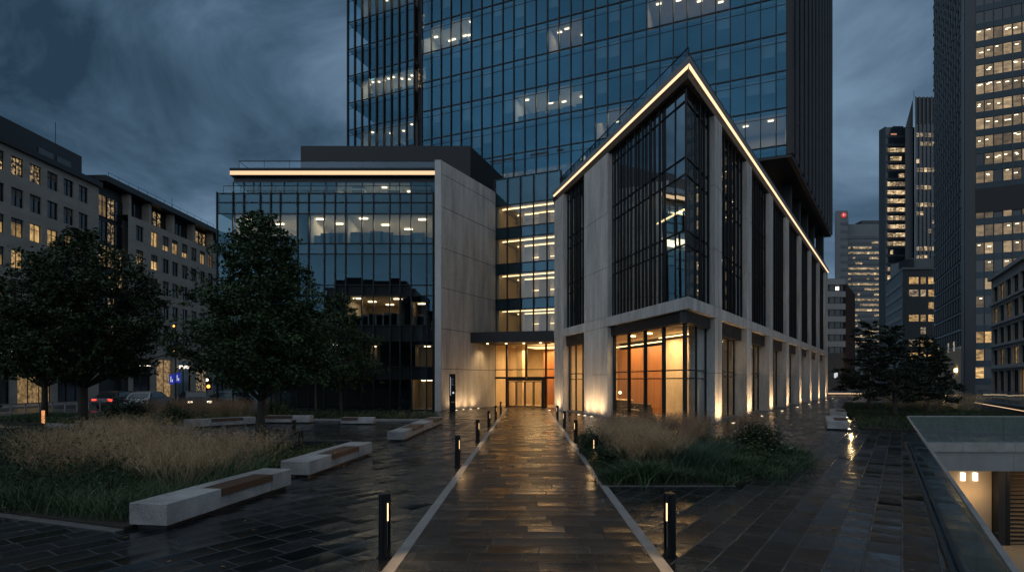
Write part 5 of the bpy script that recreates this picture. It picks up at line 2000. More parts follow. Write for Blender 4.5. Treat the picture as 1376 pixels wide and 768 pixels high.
for k, (p, q) in enumerate((((15.72, 26.2), (15.3, 26.0)), ((20.6, 34.6), (20.2, 34.4)))):
    spot('bench_light', (p[0] - .1, p[1] - .12, .30), (q[0] - .3, q[1] - .7, 0), 16, (1, .66, .3), 120, .9, .05)
    t = thing('ground_light', ('glowing ground light at the near end of the first pine bed bench', 'glowing ground light at the near end of the second pine bed bench')[k], 'ground light', (p[0] - .25, p[1] - .25, 0), 'lights under the pine bed benches')
    MB().tube([(p[0] - .25, p[1] - .25, 0), (p[0] - .25, p[1] - .25, .10)], .06, 12).build('housing', M['metal'], t)
    MB().tube([(p[0] - .25, p[1] - .25, .101), (p[0] - .25, p[1] - .25, .14)], .05, 12).build('lens', M['shoplight'], t)


# ------------------------------------------------------------------ planting
def poly_sample(poly, n):
    P = np.array(poly)
    lo, hi = P.min(0), P.max(0)
    out = []
    while len(out) < n:
        q = rng.uniform(lo, hi, (max(64, n), 2))
        x, y = q[:, 0], q[:, 1]
        inside = np.zeros(len(q), bool)
        j = len(P) - 1
        for i in range(len(P)):
            c = ((P[i, 1] > y) != (P[j, 1] > y)) & (x < (P[j, 0] - P[i, 0]) * (y - P[i, 1]) / (P[j, 1] - P[i, 1] + 1e-12) + P[i, 0])
            inside ^= c
            j = i
        out.extend(q[inside].tolist())
    return np.array(out[:n])


def blades(roots, h, w, lean, curve=.5, seg=4):
    """curved tapering blades; roots (n,2|3), h/w/lean arrays or numbers"""
    n = len(roots)
    z0 = roots[:, 2] if roots.shape[1] > 2 else np.zeros(n)
    h = np.broadcast_to(h, n) * rng.uniform(.7, 1.15, n)
    ang = rng.uniform(0, 2 * math.pi, n)
    ln = np.abs(rng.normal(lean, lean * .5, n))
    d = np.stack([np.cos(ang), np.sin(ang)], 1)
    fa = rng.uniform(0, math.pi, n)
    s = np.stack([np.cos(fa), np.sin(fa)], 1)
    t = np.linspace(0, 1, seg)
    V = np.zeros((n, seg, 2, 3))
    for i, tt in enumerate(t):
        r = ln * (tt * (1 - curve) + curve * tt ** 2)
        z = h * (tt - .35 * curve * tt ** 3)
        ww = w * (1 - tt) ** .6 + .0008
        for j, sg in enumerate((-1, 1)):
            V[:, i, j, 0] = roots[:, 0] + d[:, 0] * r + sg * s[:, 0] * ww
            V[:, i, j, 1] = roots[:, 1] + d[:, 1] * r + sg * s[:, 1] * ww
            V[:, i, j, 2] = z0 + z
    idx = np.arange(n * seg * 2).reshape(n, seg, 2)
    Q = np.stack([idx[:, :-1, 0], idx[:, :-1, 1], idx[:, 1:, 1], idx[:, 1:, 0]], -1).reshape(-1, 4)
    tips = V[:, -1, 0, :]
    mids = V[:, seg // 2, 0, :]
    return V.reshape(-1, 3), Q, mids, tips


def leaves(cent, size, up=.3, aspect=.6, fold=True):
    """rhombic leaves, slightly cupped"""
    n = len(cent)
    nrm = rng.normal(size=(n, 3)); nrm[:, 2] += up * 3
    nrm /= np.linalg.norm(nrm, axis=1, keepdims=True)
    a = np.cross(nrm, rng.normal(size=(n, 3)))
    a /= np.linalg.norm(a, axis=1, keepdims=True) + 1e-9
    b = np.cross(nrm, a)
    sz = (size * rng.uniform(.6, 1.25, n))[:, None]
    V = np.stack([cent - a * sz, cent + b * sz * aspect - nrm * sz * .15, cent + a * sz, cent - b * sz * aspect - nrm * sz * .15], 1)
    Q = np.arange(n * 4).reshape(n, 4)
    return V.reshape(-1, 3), Q


def join(parts):
    Vs, Qs, o = [], [], 0
    for V, Q in parts:
        Vs.append(V); Qs.append(Q + o); o += len(V)
    return np.concatenate(Vs), np.concatenate(Qs)


def plume_grass(poly, n_clump, per, h, hvar, stem_mat_name, lean=.35, plume=26, spread=.12, size=.010, zbase=0.0):
    """arching stems plus a cloud of fine seed heads near their tips: returns (stems, plumes)"""
    c = poly_sample(poly, n_clump)
    roots = np.repeat(c, per, 0) + rng.normal(0, .10, (n_clump * per, 2))
    hh = np.repeat(h * rng.uniform(1 - hvar, 1 + hvar, n_clump), per)
    roots = roots + rng.normal(0, .02, roots.shape)
    V, Q, mids, tips = blades(roots, hh, .0032, lean, .45, 5)
    # every stem carries a spray of hair-thin branches, seeded along their outer half
    ns = max(3, plume // 7)
    t = rng.uniform(.15, 1, (len(tips), ns, 1))
    pts = (mids[:, None, :] * (1 - t) + tips[:, None, :] * t).reshape(-1, 3)
    bV, bQ, bm, bt = blades(pts, spread * 1.7, .0016, spread * 1.25, .5, 4)
    q = rng.uniform(.2, 1, (len(bm), 6, 1))
    sd = (bm[:, None, :] * (1 - q) + bt[:, None, :] * q + rng.normal(0, spread * .05, (len(bm), 6, 3))).reshape(-1, 3)
    PV, PQ = leaves(sd, size, 0, .42)
    return (V, Q), join([(bV, bQ), (PV, PQ)])


def soil_bed(name, poly, z, label=None):
    return tag(MB().prism(poly, -.05, z).build(name, M['soil']), kind='structure')


def border(poly_edges, name, label, h=.10, w=.16):
    a, b = Vector(poly_edges[0]), Vector(poly_edges[1])
    t = thing(name, label, 'kerb', (a.x, a.y, 0))
    Mx = frame(a.x, a.y, math.atan2((b - a).y, (b - a).x))
    ln = (b - a).length
    n = max(1, round(ln / 1.1))
    mb = MB().at(Mx)
    for k in range(n):
        mb.box(ln * k / n + .004, ln * (k + 1) / n - .004, 0, w, -.02, h)
    mb.build('kerb_stone', M['edging'] if h < .05 else M['kerb'], t, bevel=.004)


# --- bed 1, front left
BED1 = [(-30, 10.3), (-9.0, 9.9), (-6.0, 8.75), (-5.8, 9.2), (-5.2, 12.8), (-4.95, 17.9), (-6.2, 18.4), (-10.5, 19.2), (-18.5, 27.0), (-34, 28)]
soil_bed('planting_bed', BED1, .05)
tanpoly = [(-8.9, 11.0), (-6.3, 10.6), (-5.75, 13.0), (-7.4, 16.4), (-12.0, 17.4), (-12.0, 13.5)]
(sV, sQ), (pV, pQ) = plume_grass(tanpoly, 25, 56, 1.22, .18, 'straw', .72, 70, .14, .0105)
tag(np_mesh('dry_grass_stems', sV, sQ, M['straw']), 'arching straw coloured stems of the tan grasses behind the nearest bench', 'grass', kind='stuff')
tag(np_mesh('dry_grass_plumes', pV, pQ, M['tan']), 'airy tan seed plumes of the grasses behind the nearest bench', 'grass', kind='stuff')
r = poly_sample([(-10.5, 10.35), (-6.2, 8.95), (-5.9, 9.3), (-5.5, 12.6), (-7.4, 16.6), (-12.0, 17.4)], 19000)
V, Q, _, _ = blades(r, .56, .006, .30, .6)
tag(np_mesh('green_grass', V, Q, M['strap']), 'short green blades under the tan grasses', 'grass', kind='stuff')
# dark shrubby perennials on the far left
lp = [(-17, 10.4), (-7.4, 9.6), (-6.9, 10.6), (-9.0, 13.2), (-12.6, 14.5), (-13.5, 21), (-19, 20)]
c = poly_sample(lp, 560)
pts = np.repeat(c, 55, 0)
pts = np.concatenate([pts + rng.normal(0, .22, pts.shape), rng.uniform(.05, 1.0, (len(pts), 1)) ** 1.3 * rng.uniform(.5, 1.25, (len(pts), 1))], 1)
V1, Q1 = leaves(pts, .038, .4, .45)
r = poly_sample(lp, 6500)
V2, Q2, _, _ = blades(r, .75, .007, .3, .55)
V, Q = join([(V1, Q1), (V2, Q2)])
tag(np_mesh('dark_perennials', V, Q, M['leaf2']), 'dark leafy perennials at the left edge of the front bed', 'plants', kind='stuff')
# dark seed spikes standing above them
sp_poly = [(-13, 11.5), (-9.2, 11.2), (-9.4, 15), (-13, 16)]
c = poly_sample(sp_poly, 60)
V, Q, m_, tp = blades(c, 1.35, .008, .2, .3, 5)
V3, Q3 = leaves((np.repeat(m_, 24, 0) * (1 - (tt := rng.uniform(.35, 1, (60 * 24, 1)))) + np.repeat(tp, 24, 0) * tt) + rng.normal(0, .022, (60 * 24, 3)), .016, 0, .6)
V, Q = join([(V, Q), (V3, Q3)])
tag(np_mesh('seed_spikes', V, Q, M['soil']), 'dark upright seed spikes above the left perennials', 'plants', kind='stuff')
# bright low ground cover behind the second bench
gp = [(-6.1, 12.6), (-5.0, 17.8), (-6.4, 18.2), (-10.3, 18.9), (-10.6, 17.2), (-7.2, 16.8)]
c = poly_sample(gp, 16000)
pts = np.concatenate([c, (.06 + np.abs(rng.normal(0, .11, (len(c), 1))) + .12 * np.sin(c[:, :1] * 3.1) * np.cos(c[:, 1:] * 2.7) ** 2).clip(.04, .5)], 1)
V, Q = leaves(pts, .034, .9, .6)
tag(np_mesh('ground_cover', V, Q, M['cover']), 'low bright green ground cover around the big tree', 'plants', kind='stuff')
border(((-30, 10.1), (-9.1, 9.72)), 'kerb_edging', 'stone edging along the front of the left bed, left stretch', .02, .14)
border(((-9.05, 9.74), (-6.05, 8.62)), 'kerb_edging', 'stone edging running up to the nearest granite bench', .02, .14)
# low dark upstand at the back of the bed
a, b = Vector(G(205, 603)), Vector(G(470, 600))
t = thing('low_wall', 'low dark stone upstand behind the big tree', 'wall', (a.x, a.y, 0))
Mx = frame(a.x, a.y, math.atan2((b - a).y, (b - a).x))
MB().at(Mx).box(0, (b - a).length, 0, .35, 0, .22).build('wall', M['darkgrey'], t, bevel=.01)

# --- bed 2, centre right
BED2 = [(2.0, 12.5), (4.9, 12.5), (5.6, 13.1), (6.4, 14.0), (7.3, 14.9), (8.1, 15.9), (8.7, 17.2), (8.8, 18.8), (8.3, 20.6), (7.4, 21.8), (2.55, 22.2), (2.3, 19)]
soil_bed('planting_bed', BED2, .025)
border(((2.05, 12.38), (4.9, 12.38)), 'kerb_edging', 'stone edging on the near side of the right grass bed', .012, .09)
(sV, sQ), (pV, pQ) = plume_grass([(2.6, 13.9), (4.2, 14.0), (4.4, 17.5), (3.0, 19.0), (2.7, 16)], 18, 48, 1.05, .15, 'straw', .42, 70, .14, .0105, .06)
tag(np_mesh('dry_grass_stems', sV, sQ, M['straw']), 'straw stems of the tan grasses at the left of the right bed', 'grass', kind='stuff')
tag(np_mesh('dry_grass_plumes', pV, pQ, M['tan']), 'airy tan plumes at the left of the right bed', 'grass', kind='stuff')
(sV, sQ), (pV, pQ) = plume_grass([(3.0, 19), (4.4, 17.2), (7.6, 17.0), (8.2, 18.8), (7.0, 21.3), (3.2, 21.6)], 42, 50, 1.22, .14, 'rust', .22, 60, .085, .0105, .06)
tag(np_mesh('dry_grass_stems', sV, sQ, M['straw']), 'upright stems of the rusty grasses at the back of the right bed', 'grass', kind='stuff')
tag(np_mesh('rusty_grass_plumes', pV, pQ, M['rust']), 'upright rusty brown plumes at the back of the right bed', 'grass', kind='stuff')


def clump(name, label, x, y, n, h, w, lean, mat, spread=.16, group=None, cat='grass clump'):
    r = np.array([[x, y]]) + rng.normal(0, spread, (n, 2))
    V, Q, _, _ = blades(r, h, w, lean, .75, 5)
    t = thing(name, label, cat, (x, y, .05), group)
    np_mesh('blades', V, Q, M[mat], t)
    return t


GC = 'strappy grass clumps in the right bed'
clump('grass_clump', 'big arching green grass clump at the near left corner of the right bed', 3.0, 13.0, 620, .62, .010, .48, 'strap', .22, GC)
clump('grass_clump', 'small green grass clump at the front edge of the right bed', 3.75, 12.95, 420, .42, .008, .34, 'strap', .18, GC)
clump('grass_clump', 'fine blue green grass mound in the middle front of the right bed', 4.5, 14.0, 2300, .88, .0045, .40, 'blue_grass', .30, GC)
clump('grass_clump', 'broad strappy green clump right of the blue green mound', 5.45, 14.3, 620, .60, .011, .50, 'strap', .24, GC)
clump('grass_clump', 'fine green grass mound behind the strappy clump', 5.4, 15.6, 1700, .84, .005, .42, 'blue_grass', .36, GC)
clump('grass_clump', 'low green clump at the near right corner of the right bed', 5.6, 13.75, 380, .34, .009, .34, 'strap', .18, GC)
clump('grass_clump', 'spreading green clump at the near left end of the right bed, against the path', 2.45, 12.85, 420, .40, .009, .36, 'strap', .16, GC)
for k, (cx_, cy_, nn, hh_) in enumerate(((6.2, 13.75, 300, .34), (6.95, 14.55, 340, .38), (7.75, 15.4, 320, .36), (8.45, 16.6, 340, .40), (4.75, 12.75, 280, .30), (8.6, 18.2, 320, .42))):
    clump('grass_clump', ('low green clump spilling over the right edge of the right bed, nearest the camera', 'low green clump spilling over the right edge, second from the near corner', 'green clump spilling over the right edge, below the flowering shrub', 'green clump at the outer right edge, beside the flowering shrub', 'small clump at the near right corner where the stone edging ends', 'green clump at the far right edge behind the flowering shrub')[k], cx_, cy_, nn, hh_, .008, .34, 'strap', .2, GC)
r = poly_sample(BED2, 17000)
V, Q, _, _ = blades(np.concatenate([r, np.full((len(r), 1), .05)], 1), .34, .007, .20, .6)
tag(np_mesh('green_grass', V, Q, M['leaf2']), 'dark green undergrowth filling the right bed', 'grass', kind='stuff')


def shrub(name, label, x, y, rx, ry, h, n, size, mat, flowers=0, group=None):
    t = thing(name, label, 'shrub', (x, y, .05), group)
    nb = 26
    cc = rng.normal(0, 1, (nb, 3)); cc /= np.linalg.norm(cc, axis=1, keepdims=True)
    cc[:, 2] = np.abs(cc[:, 2])
    cc *= rng.uniform(.45, 1.0, (nb, 1))
    k = rng.integers(0, nb, n)
    q = cc[k] + rng.normal(0, .17, (n, 3))
    q[:, 2] = np.abs(q[:, 2])
    pts = q * np.array([rx, ry, h]) + np.array([x, y, .08])
    V, Q = leaves(pts, size, .5, .5)
    np_mesh('foliage', V, Q, M[mat], t)
    mb = MB()
    for i in range(6):
        a = rng.uniform(0, 6.28)
        mb.tube([(x, y, .03), (x + math.cos(a) * rx * .3, y + math.sin(a) * ry * .3, h * .4), (x + math.cos(a) * rx * .6, y + math.sin(a) * ry * .6, h * .8)], [.018, .012, .006], 5)
    mb.build('stem', M['bark'], t)
    if flowers:
        fo = None
        for i in range(flowers):
            a, b_ = rng.uniform(0, 6.28), rng.uniform(.1, 1.3)
            c_ = Vector((x + math.cos(a) * math.sin(b_) * rx * 1.08, y + math.sin(a) * math.sin(b_) * ry * 1.08, .1 + math.cos(b_) * h * 1.02))
            if fo is None:
                fm = MB()
                ct = fm.p(*c_)
                for j in range(5):
                    g = j * 1.2566
                    q_ = [fm.p(*(c_ + Vector((math.cos(g + d_), math.sin(g + d_), .25)) * r_)) for d_, r_ in ((-.6, .030), (0, .042), (.6, .030))]
                    fm.face(ct, *q_)
                fo = fm.build('flower', M['petal'], t)
                c0 = c_.copy()
            else:
                fc = fo.copy()
                col.objects.link(fc)
                fc.location = fo.location + (c_ - c0)
    return t


shrub('flowering_shrub', 'round dark shrub with small white flowers at the right end of the bed', 7.45, 16.9, 1.0, .9, .95, 7500, .040, 'leaf2', 46)
shrub('green_shrub', 'low leafy shrub below the white flowering one', 6.5, 15.2, .65, .5, .5, 3200, .034, 'cover')
shrub('green_shrub', 'small fern-like shrub by the bollard at the left edge of the right bed', 2.75, 17.6, .62, .9, .66, 3600, .042, 'leaf2')
shrub('green_shrub', 'dark bushy shrub filling the near left side of the right bed', 2.55, 15.0, .5, .8, .55, 2800, .036, 'leaf2')

# --- bed 3, rear left with rusty grasses
BED3 = [(-31, 31.2), (-20.5, 28.6), (-15.9, 28.1), (-13.8, 31.0), (-13.4, 36), (-18, 40), (-34, 41)]
soil_bed('planting_bed', BED3, .08)
border(((-24.3, 29.2), (-15.4, 27.15)), 'kerb_edging', 'pale stone edging along the front of the rear left bed', .14, .22)
(sV, sQ), (pV, pQ) = plume_grass([(-20.5, 31.5), (-15.4, 31.0), (-14.8, 34.5), (-21.5, 36)], 70, 42, 1.25, .12, 'rust', .30, 22, .12, .014)
tag(np_mesh('dry_grass_stems', sV, sQ, M['straw']), 'stems of the rusty grasses behind the rear bench', 'grass', kind='stuff')
tag(np_mesh('rusty_grass_plumes', pV, pQ, M['rust']), 'mound of rusty plumes behind the rear bench by the parked cars', 'grass', kind='stuff')
r = poly_sample([(-30, 31.6), (-20.3, 29.0), (-16.0, 28.5), (-14.2, 31.2), (-21, 31.8), (-30, 37)], 15000)
V, Q, _, _ = blades(r, .48, .010, .30, .6)
tag(np_mesh('green_grass', V, Q, M['strap']), 'low dark green blades along the front of the rear left bed', 'grass', kind='stuff')
shrub('green_shrub', 'rounded light green shrub beside the rusty grasses', -17.6, 29.9, 1.3, .8, .85, 5200, .05, 'cover')
shrub('green_shrub', 'dark bushy shrub left of the rusty grasses', -21.3, 31.2, 1.3, 1.0, 1.2, 4600, .06, 'leaf2')
shrub('green_shrub', 'bright leafy shrub at the right end of the rusty grasses', -13.9, 33.4, 1.0, .8, .95, 4200, .05, 'cover')

# --- bed 4, strip before the glass block
BED4 = [(-22, 33.6), (-12.6, 33.6), (-4.8, 33.0), (-4.7, 36.5), (-22, 37.5)]
soil_bed('planting_bed', BED4, .10)
border(((-22, 33.35), (-4.8, 32.75)), 'kerb_edging', 'pale stone edging before the low planting at the glass block', .12, .2)
border(((-22, 38.4), (-4.6, 37.6)), 'kerb_edging', 'thin pale stone step behind the low planting at the glass block', .10, .3)
c = poly_sample(BED4, 15000)
pts = np.concatenate([c, (.10 + np.abs(rng.normal(0, .17, (len(c), 1)))).clip(.08, .6)], 1)
V, Q = leaves(pts, .058, .8, .55)
tag(np_mesh('ground_cover', V, Q, M['cover']), 'low green planting in front of the glass block', 'plants', kind='stuff')

# --- bed 5, pine bed on the right
BED5 = [(16.6, 26.8), (20.0, 24.2), (27.5, 23.6), (29.5, 27.0), (34, 40), (38, 55), (33, 56), (24.0, 41), (20, 33)]
soil_bed('planting_bed', BED5, .10)
r = poly_sample(BED5, 26000)
V, Q, _, _ = blades(r, .42, .012, .26, .55)
tag(np_mesh('dark_grass', V, Q, M['leaf2']), 'dark low grass under the pine trees', 'grass', kind='stuff')
(sV, sQ), (pV, pQ) = plume_grass([(28, 38), (33, 40), (37, 52), (31, 50)], 42, 40, 1.3, .12, 'tan', .3, 20, .14, .02)
tag(np_mesh('dry_grass_stems', sV, sQ, M['straw']), 'stems of the tan grasses behind the pine trees', 'grass', kind='stuff')
tag(np_mesh('dry_grass_plumes', pV, pQ, M['tan']), 'tan grass plumes behind the pine trees', 'grass', kind='stuff')


# ------------------------------------------------------------------ trees
def tree(name, label, x, y, h, r, crown_z, n_leaf, size, mat, trunk_r=.16, profile='cone', group='trees on the square', nb=110, lean=0.0, seed=1, flat=.62):
    g = np.random.default_rng(seed)
    t = thing(name, label, 'tree', (x, y, 0), group)
    top = np.array([x + lean, y, h - .25])
    base = np.array([x, y, 0.0])
    tr = MB()
    fork = crown_z + .25 * (h - crown_z)
    path = []
    for k in range(8):
        q = k / 7
        path.append((x + lean * q + .05 * math.sin(q * 7 + seed), y + .05 * math.cos(q * 6 + seed), q * (h - .8)))
    tr.tube(path, [trunk_r * 1.25] + [trunk_r * (1 - .85 * k / 7) for k in range(1, 8)], 10)
    # limbs and the clumps at their ends
    cents, rads = [], []
    lim = MB()
    for i in range(nb):
        q = (i + g.uniform(0, 1)) / nb
        q = q ** 1.0
        if profile == 'cone':
            env = r * (math.sin(min(1, (q + .10) * 2.3) * math.pi / 2) * (1 - q) ** .62 * 1.18 + .06)
        elif profile == 'round':
            env = r * math.sqrt(max(0.03, 1 - (2 * q - .86) ** 2))
        else:
            env = r * (1 - .75 * q) * (.75 + .25 * math.sin(i * 2.4))
        a = i * 2.39996 + g.uniform(-.5, .5)
        rr = env * math.sqrt(g.uniform(.10, 1.0)) * g.uniform(.72, 1.22)
        z = crown_z + q * (h - crown_z) - .12 * rr
        c = np.array([x + lean * (z / h) + rr * math.cos(a), y + rr * math.sin(a), z])
        cents.append(c)
        rads.append((.14 + .16 * env) * g.uniform(.65, 1.3))
        if i % 3 == 0:
            z0 = max(crown_z * .75, z - rr * .8)
            p0 = (x + lean * (z0 / h), y, z0)
            m = ((p0[0] + c[0]) / 2, (p0[1] + c[1]) / 2, (p0[2] + c[2]) / 2 + .08 * rr)
            w = trunk_r * (1 - .8 * z0 / h) * .42
            lim.tube([p0, m, tuple(c)], [w, w * .6, w * .2], 5, False)
    tk = tr.build('trunk', M['bark'], t, smooth=True)
    lim.build('limb', M['bark'], tk, smooth=True)
    cents, rads = np.array(cents), np.array(rads)
    k = g.choice(nb, n_leaf, p=rads ** 1.6 / (rads ** 1.6).sum())
    # leaves gather into small sprays inside every clump
    ns = 9
    spr = g.normal(0, .55, (nb, ns, 3))
    j = g.integers(0, ns, n_leaf)
    pts = cents[k] + (spr[k, j] + g.normal(0, .26, (n_leaf, 3))) * rads[k][:, None] * np.array([1, 1, flat])
    V, Q = leaves(pts, size, .45, .62)
    np_mesh('crown', V, Q, M[mat], t)
    return t


TG = 'leafy trees on the left of the square'
tree('leafy_tree', 'large full-crowned dark tree rising from the tan grasses on the left', -18.9, 25.0, 9.0, 3.4, 2.7, 40000, .082, 'leaf2', .22, 'round', TG, 190, seed=3)
tree('leafy_tree', 'pyramid-shaped tree with rough leaf clusters behind the nearest benches', -8.36, 18.8, 7.85, 2.45, 2.2, 46000, .060, 'leaf', .15, 'cone', TG, 210, seed=5)
tree('leafy_tree', 'smaller cone-shaped tree in front of the glass block, right of the big tree', -10.9, 36.0, 7.9, 2.35, 2.0, 14000, .085, 'leaf', .12, 'cone', TG, 100, seed=8)
tree('leafy_tree', 'thin-trunked tree in front of the glass block, mostly behind the pyramid-shaped tree', -14.6, 35.0, 7.0, 2.2, 2.2, 9000, .10, 'leaf2', .12, 'cone', TG, 80, seed=9)
tree('leafy_tree', 'dark tree at the left edge behind the large full-crowned one', -26.5, 32.0, 8.6, 3.4, 2.6, 15000, .12, 'leaf2', .18, 'round', TG, 100, seed=12)
PG = 'pine trees in the right bed'
tree('pine_tree', 'multi-stemmed dark spreading pine nearest the glass balustrade', 23.0, 34.0, 5.7, 3.0, 1.4, 15000, .075, 'needle', .14, 'spread', PG, 70, seed=21, flat=.35)
tree('pine_tree', 'taller dark pine behind the spreading one, left', 26.5, 42.0, 6.8, 3.0, 1.8, 12000, .085, 'needle', .14, 'spread', PG, 70, seed=22, flat=.35)
tree('pine_tree', 'dark pine on the right of the bed before the tan grasses', 33.0, 45.0, 5.9, 3.3, 1.6, 13000, .085, 'needle', .15, 'spread', PG, 70, seed=23, flat=.35)
tree('pine_tree', 'low leaning dark pine in the middle of the pine bed', 28.2, 38.5, 4.8, 2.6, 1.2, 9000, .08, 'needle', .11, 'spread', PG, 60, lean=.8, seed=24, flat=.35)

# ------------------------------------------------------------------ street furniture, railing, cars on the left
a, b = Vector(G(15, 557.5)), Vector(G(135, 551))
t = thing('street_railing', 'low pale metal railing along the street on the left', 'railing', (a.x, a.y, 0))
Mx = frame(a.x, a.y, math.atan2((b - a).y, (b - a).x))
ln = (b - a).length
for k in range(8):
    u = ln * k / 7
    MB().at(Mx).box(u - .035, u + .035, 0, .06, 0, .72).build('post', M['kerb'], t)
MB().at(Mx).box(-3, ln + .04, -.01, .07, .722, .79).build('top_rail', M['kerb'], t)


def lamp_post(x, y, h, label, arms=1):
    t = thing('street_lamp', label, 'street lamp', (x, y, 0), 'street lamps on the left street')
    MB().tube([(x, y, 0), (x, y, .5), (x, y, h)], [.10, .07, .045], 10).build('pole', M['metal'], t)
    MB().tube([(x, y, h), (x + .5, y - .2, h + .12)], .03, 6).build('arm', M['metal'], t)
    hd = MB().tube([(x + .5, y - .2, h + .02), (x + .5, y - .2, h + .18)], [.42, .30], 16).build('lamp_head', M['metal'], t)
    MB().tube([(x + .5, y - .2, h - .04), (x + .5, y - .2, h + .015)], .38, 16).build('lamp_glass', M['shoplight'], hd)
    return t


x, y = (189 - CX) / F * 47, 47
lamp_post(x, y, 3.6, 'street lamp with round glowing head above the parked cars')
x, y = (1 - CX) / F * 47, 47
lamp_post(x, y, 3.2, 'street lamp with white glowing head at the far left edge')


def signal_pole(x, y, label):
    t = thing('signal_mast', label, 'traffic signal', (x, y, 0))
    MB().tube([(x, y, 0), (x, y, 7.6)], [.09, .05], 10).build('pole', M['darkgrey'], t)
    for z, m in ((7.35, 'amber'), (6.55, 'amber'), (5.05, 'amber')):
        s = MB().box(x - .13, x + .13, y - .26, y - .08, z - .2, z + .2).build('lamp_box', M['metal'], t)
        MB().tube([(x, y - .30, z), (x, y - .265, z)], .09, 12).build('lamp_lens', M[m], s)
    for k, (dx, dz) in enumerate(((-.28, 2.5), (.30, 2.62))):
        s = MB().box(x + dx - .24, x + dx + .24, y - .14, y - .10, dz - .45, dz + .45).build('blue_sign', M['bluesign'], t)
        mb = MB()
        mb.box(x + dx - .10, x + dx - .04, y - .15, y - .142, dz - .26, dz + .26).box(x + dx + .03, x + dx + .10, y - .15, y - .142, dz - .26, dz - .02)
        mb.build('sign_mark', M['whitesign'], s)
    return t


x, y = (236 - CX) / F * 52, 52
signal_pole(x, y, 'tall signal mast with amber lamps and two blue signs')
x, y = (277 - CX) / F * 40, 40
t = thing('traffic_signal', 'thin traffic signal post with amber and white lights beside dark car', 'traffic signal', (x, y, 0))
MB().tube([(x, y, 0), (x, y, 3.6)], .05, 8).build('pole', M['kerb'], t)
s = MB().box(x + .08, x + .38, y - .2, y, 1.7, 2.6).build('lamp_box', M['metal'], t)
MB().tube([(x + .17, y - .24, 2.4), (x + .17, y - .205, 2.4)], .09, 12).build('lamp_lens', M['headl'], s)
MB().tube([(x + .28, y - .24, 1.95), (x + .28, y - .205, 1.95)], .12, 12).build('lamp_lens', M['amber'], s)
x, y = (424 - CX) / F * 35, 35
t = thing('lamp_pole', 'slim grey pole standing in the low planting by the glass block', 'pole', (x, y, 0))
MB().tube([(x, y, 0), (x, y, 4.6)], [.06, .045], 10).build('pole', M['darkgrey'], t)
MB().box(x - .09, x + .09, y - .4, y + .1, 4.6, 4.68).build('lamp_head', M['metal'], t)


def car(x, y, rot, paint, label, lights):
    t = thing('parked_car', label, 'car', (x, y, 0), 'cars on the left street')
    Mx = frame(x, y, rot, .008)
    # side profile, nose towards +x
    prof = [(-2.15, .35), (-2.2, .62), (-2.12, .92), (-1.9, .98), (-1.45, 1.40), (-.6, 1.50), (.35, 1.45), (1.05, .98), (1.95, .82), (2.15, .62), (2.15, .35)]
    n = len(prof)
    mb = MB().at(Mx)
    secs = []
    for w, s_, ins in ((-.84, .98, 1), (-.90, 1.0, 0), (.90, 1.0, 0), (.84, .98, 1)):
        ring = []
        for px, pz in prof:
            k = w * (1 - .22 * max(0, (pz - .95) / .55))
            ring.append(mb.p(px * (s_ if ins else 1), k, pz if not ins else .35 + (pz - .35) * .985))
        secs.append(ring)
    for a_, b_ in zip(secs[:-1], secs[1:]):
        for k in range(n):
            mb.face(a_[k], a_[(k + 1) % n], b_[(k + 1) % n], b_[k])
    mb.face(*reversed(secs[0])); mb.face(*secs[-1])
    mb.build('body', paint, t, smooth=False, bevel=.03)
    g = MB().at(Mx)
    for sgn in (-1, 1):
        def yy(z): return sgn * (.9 * (1 - .22 * (z - .95) / .55) + .012)
        pts = [(-1.55, 1.02), (-1.3, 1.34), (-.55, 1.42), (.25, 1.38), (.80, 1.02)]
        i = [g.p(px, yy(pz), pz) for px, pz in pts]
        g.face(*(i if sgn < 0 else reversed(i)))
    g.build('side_window', M['win_dark'], t)
    g = MB().at(Mx)
    g.quad((1.0, -.72, 1.03), (1.0, .72, 1.03), (.42, .64, 1.42), (.42, -.64, 1.42))
    g.build('windscreen', M['win_dark'], t)
    g = MB().at(Mx)
    g.quad((-1.89, .70, 1.02), (-1.89, -.70, 1.02), (-1.50, -.64, 1.37), (-1.50, .64, 1.37))
    g.build('rear_window', M['win_dark'], t)
    for wx in (-1.32, 1.32):
        for wy in (-.82, .82):
            w = MB().at(Mx).tube([(wx, wy - .1, .32), (wx, wy + .1, .32)], .32, 18).build('wheel', M['tyre'], t)
            MB().at(Mx).tube([(wx, wy - .112, .32), (wx, wy + .112, .32)], .19, 12).build('rim', M['carsilver'], w)
    for wy in (-.66, .66):
        MB().at(Mx).box(2.10, 2.17, wy - .17, wy + .17, .60, .74).build('headlight', M['headl'] if 'front' in lights else M['petal'], t)
        MB().at(Mx).box(-2.22, -2.15, wy - .16, wy + .16, .68, .86).build('tail_light', M['red'] if 'rear' in lights else M['brick'], t)
    return t


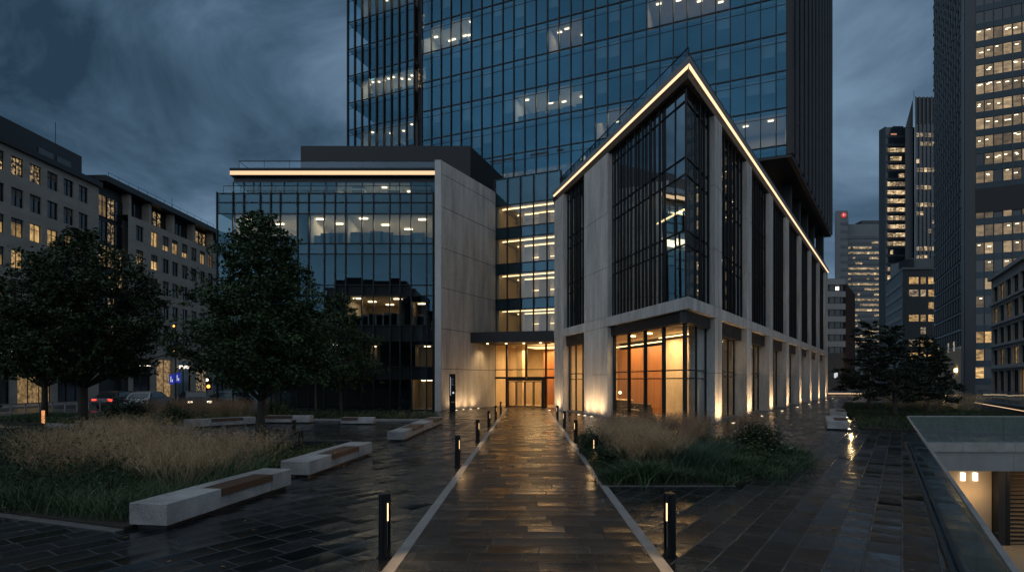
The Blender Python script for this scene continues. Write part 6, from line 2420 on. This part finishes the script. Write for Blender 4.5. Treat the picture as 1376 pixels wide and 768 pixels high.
SU = R(90) - .0263
car(*((163 - CX) / F * 48, 48), SU, M['carpaint'], 'dark car with glowing red tail lights behind the rusty grasses', ('rear',))
car(*((202 - CX) / F * 46, 46), SU + R(8), M['carsilver'], 'silver hatchback parked beside the car with red tail lights', ())
car(*((262 - CX) / F * 46, 46), SU + R(180 + 40), M['carpaint'], 'dark estate car with headlights on, right of the silver hatchback', ('front',))
car(*((303 - CX) / F * 48, 48), SU + R(75), M['carsilver'], 'pale car half hidden behind the traffic signal and tree', ())


# fallen leaves blown onto the wet paving
n = 260
c = np.concatenate([rng.uniform((-9, 5.5), (-2.2, 20), (110, 2)), rng.uniform((2.0, 5.5), (9, 12), (60, 2)), rng.uniform((-1.4, 5.5), (1.6, 20), (40, 2)), rng.uniform((8, 12), (13, 24), (50, 2))])
pts = np.concatenate([c, np.full((len(c), 1), .016)], 1)
V, Q = leaves(pts, .035, 6, .55)
V[:, 2] = np.clip(V[:, 2], .013, .03)
tag(np_mesh('fallen_leaves', V, Q, foliage('fallen_leaf_litter', (.10, .06, .025), (.26, .15, .06), 3, .5)), 'scattered fallen leaves on the wet paving', 'leaves', kind='stuff')


# ------------------------------------------------------------------ street front behind the camera, seen in the glass of the office block
def rear_front(x0, x1, y, h, label, seed, mat):
    g = random.Random(seed)
    t = thing('street_building', label, 'building', ((x0 + x1) / 2, y, 0))
    MB().box(x0, x1, y - 14, y, 0, h).build('wall', M[mat], t)
    MB().box(x0 + 2, x1 - 3, y - 12, y - 3, h, h + g.uniform(1.6, 3.4)).build('roof_storey', M['darkgrey'], t)
    MB().box(x0 - .2, x1 + .2, y - .02, y + .35, h - .5, h + .15).build('cornice', M['darkgrey'], t)
    nx, nz = int((x1 - x0) / 3.2), int(h / 3.6)
    for i in range(nx):
        for j in range(nz):
            u = x0 + 1 + i * 3.2
            z = 1.2 + j * 3.6
            MB().box(u, u + 1.7, y + .005, y + .05, z, z + 2.0).build('window', M['win_lit2' if g.random() < .12 else 'win_dark'], t)


rear_front(-78, -50, -52, 19, 'tall dark street block behind the camera, mirrored in the left end of the glass block', 1, 'darkgrey')
rear_front(-48, -24, -55, 25.5, 'tallest dark street block behind the camera, mirrored in the glass block', 2, 'darkgrey')
rear_front(-22, 4, -52, 20, 'dark street block directly behind the camera, mirrored in the glass block near the concrete wall', 3, 'darkgrey')
